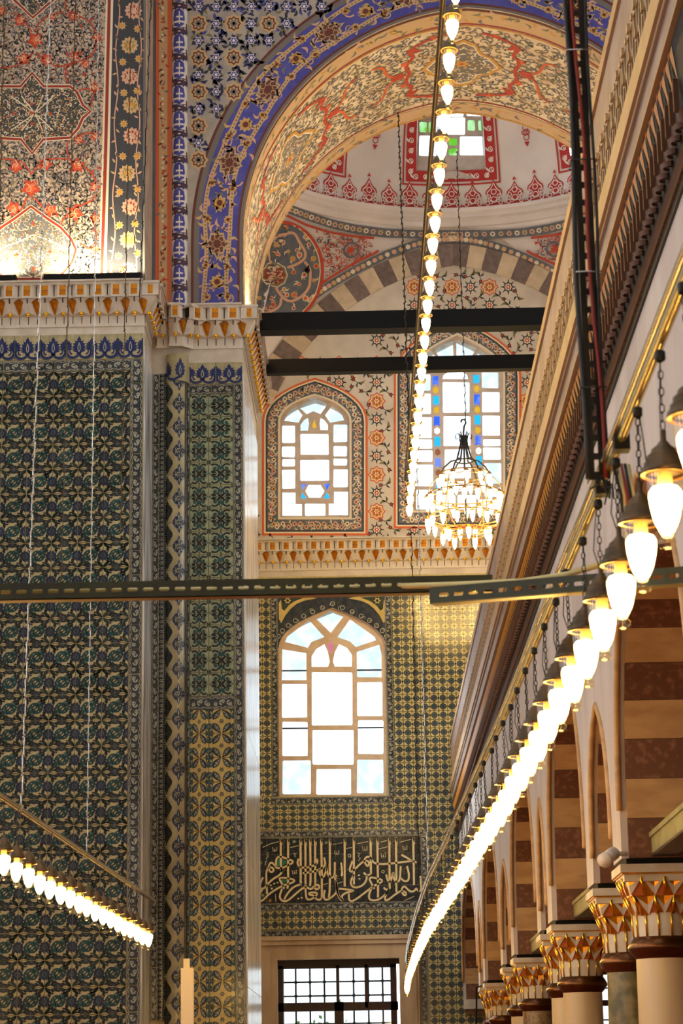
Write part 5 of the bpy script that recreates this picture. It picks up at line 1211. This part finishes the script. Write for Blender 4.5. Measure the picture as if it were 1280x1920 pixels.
# columns
def column(i, y, shaft):
    cx = WX + WT / 2 - .0; nm = ['', 'first', 'second', 'third', 'fourth', 'fifth', 'sixth', 'seventh', 'eighth'][i]
    d = {'col_white': 'pale marble', 'col_green': 'mottled green-brown marble', 'col_brown': 'speckled brown marble'}[shaft]
    t = thing('marble_column', (cx, y, 0), f'{d} column with gilded muqarnas capital, {nm} of the arcade counted from the nearest', 'column', 'arcade columns')
    MB().lathe([(.20, 0), (.20, .08), (.165, .12), (.165, .2), (.15, .22)], 'stone_white', (cx, y, 0), 24).ob('base', t)
    MB().lathe([(.148, .2), (.145, 1.3), (.138, 2.25)], shaft, (cx, y, 0), 28).ob('shaft', t)
    MB().lathe([(.138, 2.225), (.158, 2.245), (.176, 2.272), (.178, 2.285), (.166, 2.31), (.152, 2.33), (.146, 2.335)], 'bronze_ring', (cx, y, 0), 28).ob('bronze_ring', t)
    mb = MB(); mb.lathe([(.142, 2.33), (.148, 2.45)], 'stone_white', (cx, y, 0), 24)
    for k in range(14): a = 2 * pi * k / 14; mb.tube([(cx + .146 * cos(a), y + .146 * sin(a), 2.335), (cx + .152 * cos(a), y + .152 * sin(a), 2.46)], .006, 'gold_bright', 4)
    # flaring muqarnas tiers that turn the round neck into the square abacus
    tiers = [(2.44, 2.535, .155, .192, 12), (2.535, 2.625, .192, .226, 12)]
    cap = mb.ob('capital', t); g = MB()
    for ti, (z0, z1, r0, r1, n) in enumerate(tiers):
        sq = (.45, .9)[ti]
        def rim(a, r): c = max(abs(cos(a)), abs(sin(a))); return r * (1 - sq + sq / c * .93)
        for k in range(n):
            a0, a1 = 2 * pi * (k - .5 + .5 * (ti % 2)) / n, 2 * pi * (k + .5 + .5 * (ti % 2)) / n; am = (a0 + a1) / 2
            f = lambda a, r, z: (cx + rim(a, r) * cos(a), y + rim(a, r) * sin(a), z)
            p = [f(am, r0 - .004, z0), f(a0, r1 - .012, z1), f(am, r1 - .03, z1), f(a1, r1 - .012, z1), f(am, r0 + .004, (z0 + z1) / 2)]
            g.add(p, [(0, 4, 1), (0, 3, 4)], 'stone_white'); g.add([p[4], p[2], p[1]], [(0, 1, 2)], 'gold'); g.add([p[4], p[3], p[2]], [(0, 1, 2)], 'gold')
            g.tube([f(a0, r0 + .0, z0 + .005), f(a0, r1 + .0, z1)], .008, 'gold_bright', 4); g.add([f(a0, r0 - .012, z0), f(am, r0 - .012, z0), f(am, r1 - .03, z1), f(a0, r1 - .03, z1)], [(0, 1, 2, 3)], 'gold')
            g.add([f(am, r0 - .012, z0), f(a1, r0 - .012, z0), f(a1, r1 - .03, z1), f(am, r1 - .03, z1)], [(0, 1, 2, 3)], 'soffit_orange')
    g.ob('gilding', cap)
    a = .222; mb = MB(); mb.box((cx - a + .02, y - a + .02, 2.605), (cx + a - .02, y + a - .02, 2.64), 'stone_white'); mb.box((cx - a + .008, y - a + .008, 2.64), (cx + a - .008, y + a - .008, 2.648), 'gold'); mb.box((cx - a, y - a, 2.648), (cx + a, y + a, 2.69), 'stone_white'); mb.ob('abacus', t)
    MB().box((cx - a + .035, y - a + .03, 2.69), (cx + a - .03, y + a - .03, 2.722), 'iron_black').ob('lead_bed', t)
for i, (y, s_) in enumerate(zip(COLY, ['col_white', 'col_white', 'col_green', 'col_white', 'col_white', 'col_brown', 'col_white', 'col_white', 'col_white'])):
    if i: column(i, y, s_)
# wooden tie beams along the wide bays
for k, (y0, y1, zs, za, wide) in enumerate(spans):
    if not wide or k > 5: continue
    cx = WX + WT / 2; mb = MB(); mb.box((cx - .06, y0 - .02, 2.735), (cx + .06, y1 + .02, 2.82), 'beam_green'); mb.box((cx - .07, y0 - .02, 2.82), (cx + .07, y1 + .02, 2.845), 'beam_green'); mb.box((cx - .06, y0, 2.725), (cx + .06, y1, 2.737), 'wood_dark')
    mb.ob('tie_beam', label=f'olive painted wooden tie beam in the {["nearest", "", "second", "", "third", ""][k]} wide bay of the arcade', cat='beam')
# ================================================================== HANGING LAMPS
def ordinal(n): return f"{n}{'th' if 10 <= n % 100 <= 20 else {1: 'st', 2: 'nd', 3: 'rd'}.get(n % 10, 'th')}"
def lamp_parts():
    cap = MB().lathe([(.0455, -.004), (.0475, .0), (.0455, .006), (.040, .010), (.040, .018), (.034, .022), (.034, .032), (.026, .038), (.024, .046), (.014, .054), (.010, .060), (.006, .064), (.006, .085), (.001, .086)], 'bronze', n=18)
    cap.lathe([(.0475, -.006), (.0455, -.004)], 'brass', n=18); cap.lathe([(.038, -.0045), (.0465, -.005)], 'brass', n=18)
    glass = MB().lathe([(.0385, -.004), (.0375, -.03), (.0345, -.065), (.0265, -.10), (.0165, -.122), (.012, -.129), (.016, -.135), (.018, -.142), (.015, -.150), (.006, -.154), (.001, -.1545)], 'lamp_glass', n=16)
    bulb = MB().lathe([(.012, -.028), (.026, -.031), (.0318, -.040), (.0325, -.05), (.030, -.070), (.0235, -.098), (.014, -.118), (.004, -.124), (.0005, -.1245)], 'bulb', n=12)
    cap.lathe([(.0145, -.030), (.0145, .0)], 'cable_cream', n=12)
    ch = MB()
    for k in range(9):
        z = .084 + k * .0172; r = .0045
        pts = [(0, 0, z), (r, 0, z + .006), (r, 0, z + .016), (0, 0, z + .022), (-r, 0, z + .016), (-r, 0, z + .006), (0, 0, z)] if k % 2 else [(0, 0, z), (0, r, z + .006), (0, r, z + .016), (0, 0, z + .022), (0, -r, z + .016), (0, -r, z + .006), (0, 0, z)]
        ch.tube(pts, .0016, 'iron_dark', 4)
    wire = MB().tube([(.004, .003, .08), (.016, .004, .12), (.010, .002, .18), (.002, 0, .244)], .0016, 'cable_dark', 4)
    clip = MB().lathe([(.008, .226), (.011, .230), (.011, .246), (.004, .250)], 'iron_dark', n=8)
    return [('cap', cap), ('glass', glass), ('bulb', bulb), ('chain', ch), ('wire', wire), ('clip', clip)]
LP = [(n, b.mesh(n)) for n, b in lamp_parts()]
def lamp(p, label, group, small=False):
    r = thing('oil_lamp', p, label, 'lamp', group, local=True)
    r.rotation_euler = (random.uniform(-.03, .03), random.uniform(-.03, .03), random.uniform(0, 6.28))
    for n, me in LP:
        if small and n in ('wire', 'clip'): continue
        ob(n, me, r)
    return r
RZR, RZL = 3.035, 2.785
rail_r = [(.60, 2.6), (.592, 3.8), (.587, 5.1), (.55, 9.0), (.49, 13.0), (.425, 16.6), (.405, 20), (.405, 25), (.44, 28.6)]
def railx(y):
    for (xa, ya), (xb, yb) in zip(rail_r, rail_r[1:]):
        if y <= yb: return xa + (xb - xa) * (y - ya) / (yb - ya)
    return rail_r[-1][0]
n = 0; y = 3.848
while y < 28.5:
    n += 1; lamp((railx(y) - .006, y, RZL - .004 + random.uniform(-.004, .0)), f'glowing glass lamp, {ordinal(n)} from the near end of the lower gallery row', 'lamps of the lower row beside the gallery', n > 25); y += .392
def rail(name, pts, r, m, label, clips=None):
    t = thing(name, pts[0], label, 'lamp rail'); MB().tube(pts, r, m, 8).ob('bar', t); return t
rt = rail('lamp_rail', [(railx(y), y, RZR + .012) for y in [2.6 + .5 * k for k in range(53)]], .011, 'rail_metal', 'long shiny rail carrying the lower lamp row beside the gallery')
MB().tube([(railx(y) - .014, y, RZR + .030) for y in [2.6 + .5 * k for k in range(53)]], .0085, 'steel', 6).ob('conduit', rt)
MB().tube([(railx(y) + .012, y, RZR + .028 + .005 * sin(y * 3)) for y in [2.6 + .25 * k for k in range(105)]], .005, 'cable_dark', 5).ob('cable', rt)
for k in range(8): lamp((-1.812 - (k + 1) * .365 * .0195, 11.30 - (k + 1) * .365, RZL), f'glowing lamp, {ordinal(k + 1)} outside the frame edge in the row before the tiled pier', 'lamps of the lower row before the tiled pier', True)
n = 0; y = 11.30
while y < 17.75:
    n += 1; lamp((-1.812 + (y - 11.3) * .0195, y, RZL + random.uniform(-.006, .006)), f'glowing lamp, {ordinal(n)} from the frame edge in the row before the tiled pier', 'lamps of the lower row before the tiled pier', True); y += .365
for k in range(16): lamp((-4.9, 15.6 + k * .37, RZL), f'glowing lamp, {ordinal(k + 1)} of the unseen side row added to light the pier', 'lamps of the unseen row added to light the pier', True)  # unseen lamp row added to brighten the lower pier tiles
rail('lamp_rail', [(-4.9, y, RZR + .026) for y in (15, 17, 19, 21.6)], .017, 'bronze', 'bronze rail of the unseen side lamp row added to light the pier')
rl = rail('lamp_rail', [(-1.845 + (y - 11.3) * .018, y, RZR + .026) for y in (8.0, 9.5, 11, 12.5, 14, 15.5, 17, 18.2)], .017, 'bronze', 'bronze rail sloping across the tiled pier above a lamp row')
n = 0; y = 10.15; UZ = 6.90
while y < 20.6:
    n += 1; lamp((.50 - (y - 10.4) * .0065, y, UZ - .03 + random.uniform(-.006, .006)), f'glowing glass lamp, {ordinal(n)} from the top of the upper row under the dome', 'lamps of the upper row below the dome', True); y += .385
ru = rail('lamp_rail', [(.475 - (y - 10.4) * .0065, y, UZ + .245) for y in (8, 10, 12, 14, 16, 18, 20, 20.7)], .016, 'bronze', 'bronze rail of the upper lamp row under the dome')

# ---- chandelier in the bay
CX, CY = 1.36, BY
ch = thing('chandelier', (CX, CY, 8.40), 'round tiered iron chandelier crowded with glowing lamps in front of the tall window', 'chandelier')
def ringpts(r, z, n=40): return [(CX + r * cos(2 * pi * i / n), CY + r * sin(2 * pi * i / n), z) for i in range(n + 1)]
tiersC = [(.50, 8.95, 18), (.36, 9.30, 12), (.26, 8.66, 8)]
tiersC = [(.33, 9.42, 11), (.50, 9.14, 18), (.50, 8.84, 16), (.30, 8.66, 7)]
for r, z, n in tiersC:
    MB().tube(ringpts(r, z), .009, 'brass', 6).ob('ring', ch)
    MB().tube(ringpts(r - .02, z - .05), .006, 'brass', 6).ob('ring', ch)
for k in range(6):
    a = k * pi / 3
    f = lambda r, z: (CX + r * cos(a), CY + r * sin(a), z)
    MB().tube([f(.03, 9.95), f(.05, 9.80), f(.10, 9.62), f(.18, 9.60), f(.27, 9.52), f(.33, 9.42)], .011, 'iron_dark', 6).ob('scroll_arm', ch)
    MB().tube([f(.33, 9.42), f(.46, 9.28), f(.50, 9.14), f(.50, 8.84), f(.40, 8.72), f(.30, 8.66), f(.05, 8.60)], .007, 'brass', 5).ob('stay', ch)
    MB().tube([f(.04, 9.93), f(.08, 9.99), f(.11, 9.95), f(.10, 9.90), f(.08, 9.92)], .007, 'iron_dark', 5).ob('scroll_arm', ch)
MB().tube([(CX, CY, 8.58), (CX, CY, 10.0), (CX + .01, CY, 10.08), (CX + .035, CY, 10.13), (CX + .02, CY, 10.18), (CX - .02, CY, 10.17), (CX - .03, CY, 10.14)], .012, 'iron_dark', 6).ob('hook', ch)
MB().tube(ringpts(.06, 9.80, 16), .009, 'iron_dark', 5).ob('collar', ch); MB().tube(ringpts(.12, 9.60, 18), .009, 'iron_dark', 5).ob('collar', ch)
capm = MB().lathe([(.036, 0), (.038, .008), (.026, .02), (.014, .034), (.010, .05)], 'brass', n=10).mesh('lamp_cap')
bulm = MB().lathe([(.030, -.002), (.034, -.03), (.030, -.075), (.018, -.12), (.010, -.14), (.001, -.15)], 'bulb', n=10).mesh('lamp_bulb')
for r, z, n in tiersC:
    for k in range(n):
        a = 2 * pi * (k + .3) / n; c = ob('lamp_cap', capm, ch, loc=(CX + (r + .015) * cos(a), CY + (r + .015) * sin(a), z - .045)); ob('lamp_bulb', bulm, c)

# ---- chains
def chain(name, p, q, label, m='steel', link=.115, r=.0045, group=None):
    p, q = Vector(p), Vector(q); L = (q - p).length; n = max(2, int(L / link)); mb = MB(); d = (q - p).normalized()
    sx = Vector((1, 0, 0))
    for i in range(n):
        a, b = p.lerp(q, i / n), p.lerp(q, (i + 1) / n); o = sx * (r * .9 if i % 2 else -r * .9)
        mb.tube([a, a + d * link * .12 + o, a.lerp(b, .5) + o * .5, b - d * link * .12 + o, b], r, m, 4, rr=[r * .8, r * 1.5, r, r * 1.5, r * .8])
        mb.tube([b - d * .012 - sx * r * 2, b - sx * r * 1, b + d * .012 + sx * r * 2], r * 1.1, m, 4)
    return mb.ob(name, label=label, cat='chain', group=group)
def chainpx(x0, y0, x1, y1, Y, label, Yt=None, top=None, **k):
    p, q = at(x1, y1, Y=Y), at(x0, y0, Y=Yt or Y)
    if top: q = p + (q - p) * ((top - p.z) / (q.z - p.z))
    return chain('hanging_chain', p, q, label, **k)
chainpx(97, -60, 40, 1525, 11.77, 'thickest bright steel chain hanging in front of the left painted panel', link=.10, r=.0036, top=HH)
chainpx(186, -60, 163, 1606, 14.33, 'second bright steel chain from the pier corner, hanging to the lamp rail', link=.12, r=.0034, top=HH)
chainpx(10, -60, -8, 700, 12.6, 'thin rusty chain at the very edge beside the painted panel', m='bronze', link=.12, r=.004, top=HH)
chainpx(143, -60, 112, 1200, 20.5, 'thin rusty chain between the two bright steel chains', m='bronze', link=.2, r=.005, top=HH)
chainpx(243, 150, 226, 1000, 20.8, 'thin rusty chain in front of the flowered blue border', m='bronze', link=.2, r=.005, top=HH)
chainpx(268, 400, 262, 560, 21.2, 'short dark wire chain at the corner of the painted panel', m='iron_dark', link=.2, r=.005, top=HH)
chainpx(745, 172, 772, 960, 20.6, 'dark double chain hanging from an iron hook in the arch', Yt=25.5, m='iron_dark', link=.12, r=.006)
chainpx(856, 285, 873, 788, BY, 'thin chain from the dome down to the chandelier hook', m='iron_dark', link=.12, r=.006)
chainpx(782, 880, 803, 1640, 17.0, 'bright chain ending at the far part of the lower lamp rail', m='steel', link=.1, r=.0045)
chainpx(771, 1000, 786, 1690, 19.0, 'dark chain left of the bright one before the tiled far wall', m='iron_dark', link=.1, r=.0045)
hk = MB(); c = at(745, 172, Y=25.5); hk.ball(c, .03, 'iron_black'); hk.tube([c, c + Vector((0, 0, -.06)), c + Vector((.03, 0, -.09))], .012, 'iron_black', 5); hk.ob('iron_hook', label='black iron hook at the back edge of the arch', cat='hook')
hk = MB(); c = pendpx(573, 506, .02); hk.ball(c, .04, 'iron_black'); hk.tube([c, c + Vector((.02, -.12, .02)), c + Vector((.0, -.14, -.06))], .015, 'iron_black', 5); hk.ob('iron_hook', label='small black hook on the round painted medallion', cat='hook')

# ---- slotted steel bracing of the lamp ring
def slotted(name, p, q, h, label, slots, parent=None):
    p, q = Vector(p), Vector(q); t = thing(name, p, label, 'steel bar'); d = (q - p).normalized(); L = (q - p).length
    up = Vector((0, 0, 1)) if abs(d.z) < .7 else Vector((1, 0, 0)); nr = d.cross(up).normalized()
    if nr.y > 0: nr = -nr
    mp_ = lambda u, v, z: p + d * u + up * v + nr * -z
    holes = []; u = .03
    while u + .05 < L and slots: holes.append([(u, -.0035), (u + .004, -.006), (u + .026, -.006), (u + .03, -.0035), (u + .03, .0035), (u + .026, .006), (u + .004, .006), (u, .0035)]); u += .046
    mb = MB(); mb.plate([(0, -h / 2), (L, -h / 2), (L, h / 2), (0, h / 2)], holes, mp_, 0, .003, 'slotted_green'); mb.ob('web', t)
    f = MB(); f.plate([(0, -h / 2), (L, -h / 2), (L, -h / 2 + .003), (0, -h / 2 + .003)], [], mp_, 0, .04, 'slotted_rim'); f.ob('flange', t)
    return t
pa, pb = at(-420, 1129, Z=3.04), at(918, 1115, Z=3.04)
s1 = slotted('slotted_bar', (pa.x, 6.42, pa.z), (pb.x, 6.42, pb.z), .05, 'long dark green slotted steel bar crossing the picture at mid height', True)
MB().tube([at(x, y, Y=6.46 if x < 800 else 6.36 - .4 * (x - 805) / 525) for x, y in ((-420, 1114), (-40, 1108), (100, 1108), (240, 1107), (400, 1106), (560, 1105), (720, 1100), (860, 1096), (980, 1090), (1060, 1078), (1120, 1060), (1160, 1036), (1178, 1000))], .009, 'cable_cream', 6).ob('cream_cable', label='cream cable lying along the slotted bar and rising to the lamps', cat='cable')
pc, pd = at(805, 1117, Y=6.30), at(1330, 1074, Y=5.9)
s2 = slotted('slotted_bar', pc, pd, .048, 'shorter green slotted bar bolted on at an upward slant beside the near lamps', True)
bt = MB()
for x in (869, 888): c = at(x, 1109, Y=6.28); bt.lathe([(.001, -.004), (.007, -.004), (.007, .004), (.001, .004)], 'rail_metal', (c.x, c.y - .02, c.z), 8)
bt.ob('bolt', s2)
# hanging upright with its cables
pe, pf = at(1108, 900, Y=5.2), at(1086, -80, Y=5.2)
st = thing('hanging_upright', pe, 'dark slotted steel upright with cables hanging in front of the gallery', 'steel upright')
d = Vector((0, 0, 1)); H = pf.z - pe.z; x0 = (pe.x + pf.x) / 2 - .0
holes = []; u = .02
while u < H - .05: holes.append([(-.005, u), (.005, u), (.005, u + .03), (-.005, u + .03)]); u += .046
mb = MB(); mb.plate([(-.02, 0), (.02, 0), (.02, H), (-.02, H)], holes, lambda u, v, h: (x0 + u, 5.2 + h, pe.z + v), 0, .003, 'iron_dark'); mb.box((x0 - .02, 5.203, pe.z), (x0 - .017, 5.24, pf.z), 'iron_dark'); mb.ob('angle', st)
zs_ = [pe.z + H * k / 14 for k in range(15)]
MB().tube([(x0 + .004 * sin(k * .9) + (.018 - .03 * (k / 14)), 5.185, z) for k, z in enumerate(zs_)], .0045, 'cable_red', 6).ob('red_cable', st)
MB().tube([(x0 - .026 + .004 * sin(k * .7 + 1), 5.19, z) for k, z in enumerate(zs_)], .006, 'cable_dark', 6).ob('dark_cable', st)
MB().tube([(x0 + .024 + .003 * sin(k * .8 + 2), 5.19, z) for k, z in enumerate(zs_)], .004, 'cable_dark', 6).ob('dark_cable', st)
for k in (2, 5, 8, 11): z = pe.z + H * k / 14 + .03; MB().tube([(x0 - .03, 5.18, z), (x0 + .03, 5.18, z), (x0 + .03, 5.245, z), (x0 - .03, 5.245, z), (x0 - .03, 5.18, z)], .002, 'steel' if k % 2 else 'cable_dark', 4).ob('cable_tie', st)
tf = MB(); rnd = random.Random(4); c = Vector((x0 + .01, 5.2, pe.z + .01))
for k in range(9):
    a = rnd.uniform(0, 6.3); e = c + Vector((cos(a) * .03, sin(a) * .02, -rnd.uniform(.02, .07))); tf.tube([c, c.lerp(e, .6) + Vector((.01, 0, 0)), e], .0025, 'cable_dark', 4)
tf.ob('wire_tuft', st)
for y in (4.95, 5.35): c = Vector((railx(y), y, RZR + .012)); MB().box(c - Vector((.018, .02, .026)), c + Vector((.018, .02, .026)), 'iron_dark').ob('rail_clamp', rt)
cb = MB()
for k in range(5): cb.tube([at(1150 + k * 7, 870, Y=5.22), at(1164 + k * 6, 930, Y=5.2), at(1168 + k * 6, 990, Y=5.2)], .004, ['cable_dark', 'cable_cream', 'cable_red', 'cable_dark', 'cable_cream'][k], 5)
cb.ob('cable_bundle', label='short bundle of coloured cables drooping below the rail clamp', cat='cable')

# ================================================================== SMALL THINGS
# floodlights on the pier cornice
def flood(x0, x1, y, label, power, back=.02):
    t = thing('floodlight', ((x0 + x1) / 2, y, 9.62), label, 'floodlight')
    MB().box((x0, y - .05, 9.64), (x1, y + .05, 9.70), 'iron_black').ob('housing', t)
    MB().box((x0 + .01, y - .03, 9.698), (x1 - .01, y + .03, 9.703), 'led').ob('lens', t)
    b = MB()
    for x in (x0 + .08, x1 - .08): b.box((x - .01, y - .02, 9.60), (x + .01, y + .02, 9.645), 'iron_black')
    b.ob('bracket', t)
    L = bpy.data.lights.new('floodlight_beam', 'AREA'); L.shape = 'RECTANGLE'; L.size = x1 - x0 - .04; L.size_y = .06; L.energy = power * (x1 - x0); L.color = (1, .80, .50); L.spread = radians(140)
    lo = bpy.data.objects.new('floodlight_beam', L); COL.objects.link(lo); lo.parent = t; lo.matrix_parent_inverse = Matrix.Translation(-t.location); lo.location = ((x0 + x1) / 2, y, 9.71); lo.rotation_euler = (pi - .12, 0, 0)
flood(-4.3, -3.50, YP - .09, 'black floodlight bar at the far end of the pier cornice', FLOOD)
flood(at(85, 526, Y=YP).x, at(268, 524, Y=YP).x, YP - .09, 'longer black floodlight bar washing the painted panel from the cornice', FLOOD)
t = thing('floodlight', (XR + .12, 23.9, 9.62), 'small black floodlight on the cornice inside the arch', 'floodlight')
MB().box((XR + .06, 23.5, 9.625), (XR + .16, 24.3, 9.69), 'iron_black').ob('housing', t)
L = bpy.data.lights.new('floodlight_beam', 'AREA'); L.shape = 'RECTANGLE'; L.size = .08; L.size_y = .7; L.energy = FLOOD * 1.9; L.color = (1, .82, .56)
lo = bpy.data.objects.new('floodlight_beam', L); COL.objects.link(lo); lo.parent = t; lo.matrix_parent_inverse = Matrix.Translation(-t.location); lo.location = (XR + .11, 23.9, 9.70); lo.rotation_euler = (pi, .0, 0)
# cream post with a narrower top
cA, cB = at(339, 1815, Y=18), at(362, 1815, Y=18); zt = at(350, 1797, Y=18).z
t = thing('cream_post', ((cA.x + cB.x) / 2, 18, 0), 'tall cream square post with a narrower tip standing before the tiled pier', 'post')
MB().box((cA.x, 18, 0), (cB.x, 18.09, cA.z), 'candle').ob('shaft', t); xm = (cA.x + cB.x) / 2 - .006
MB().box((xm - .024, 18.02, cA.z), (xm + .024, 18.07, zt), 'candle').ob('tip', t)
# spotlight on the near capital
t = thing('spotlight', (WX - .06, 11.45, 2.74), 'small white cylindrical spotlight fixed beside the nearest capital', 'spotlight')
c0, c1 = at(1150, 1600, Y=11.5), at(1134, 1612, Y=11.4)
MB().tube([c0, c1], .034, 'plaster_white', 14).ob('housing', t); MB().tube([c1, c1 + (c1 - c0).normalized() * .012], .038, 'plaster_white', 14).ob('rim', t); MB().tube([c0, Vector((WX + .02, 11.55, c0.z))], .012, 'plaster_white', 8).ob('arm', t)
# dark upright wire at the foot of the corbel
MB().tube([at(893, 1850, Y=31.5), at(893, 1990, Y=31.5)], .012, 'iron_black', 6).ob('thin_post', label='thin black upright rod below the far corbel', cat='rod')
# foliage outside the grilled window
lf = MB(); rnd = random.Random(8); base = at(590, 1925, Y=36)
for k in range(260):
    c = base + Vector((rnd.gauss(0, .22), rnd.gauss(0, .2), rnd.gauss(-.45, .28))); a = Vector((rnd.uniform(-1, 1), rnd.uniform(-1, 1), rnd.uniform(-.3, 1))).normalized() * .09; b = a.cross(Vector((rnd.uniform(-1, 1), rnd.uniform(-1, 1), rnd.uniform(-1, 1)))).normalized() * .03
    lf.add([c, c + a * .5 + b, c + a, c + a * .5 - b], [(0, 1, 2, 3)], 'leaf_out')
sh = thing('shrub', (base.x, 36, 0), 'green shrub seen outside through the grilled window', 'shrub')
lf.ob('foliage', sh, kind='stuff'); MB().tube([(base.x, 36, 0), (base.x + .03, 36, base.z - .5)], .03, 'wood_dark', 6).ob('stem', sh)
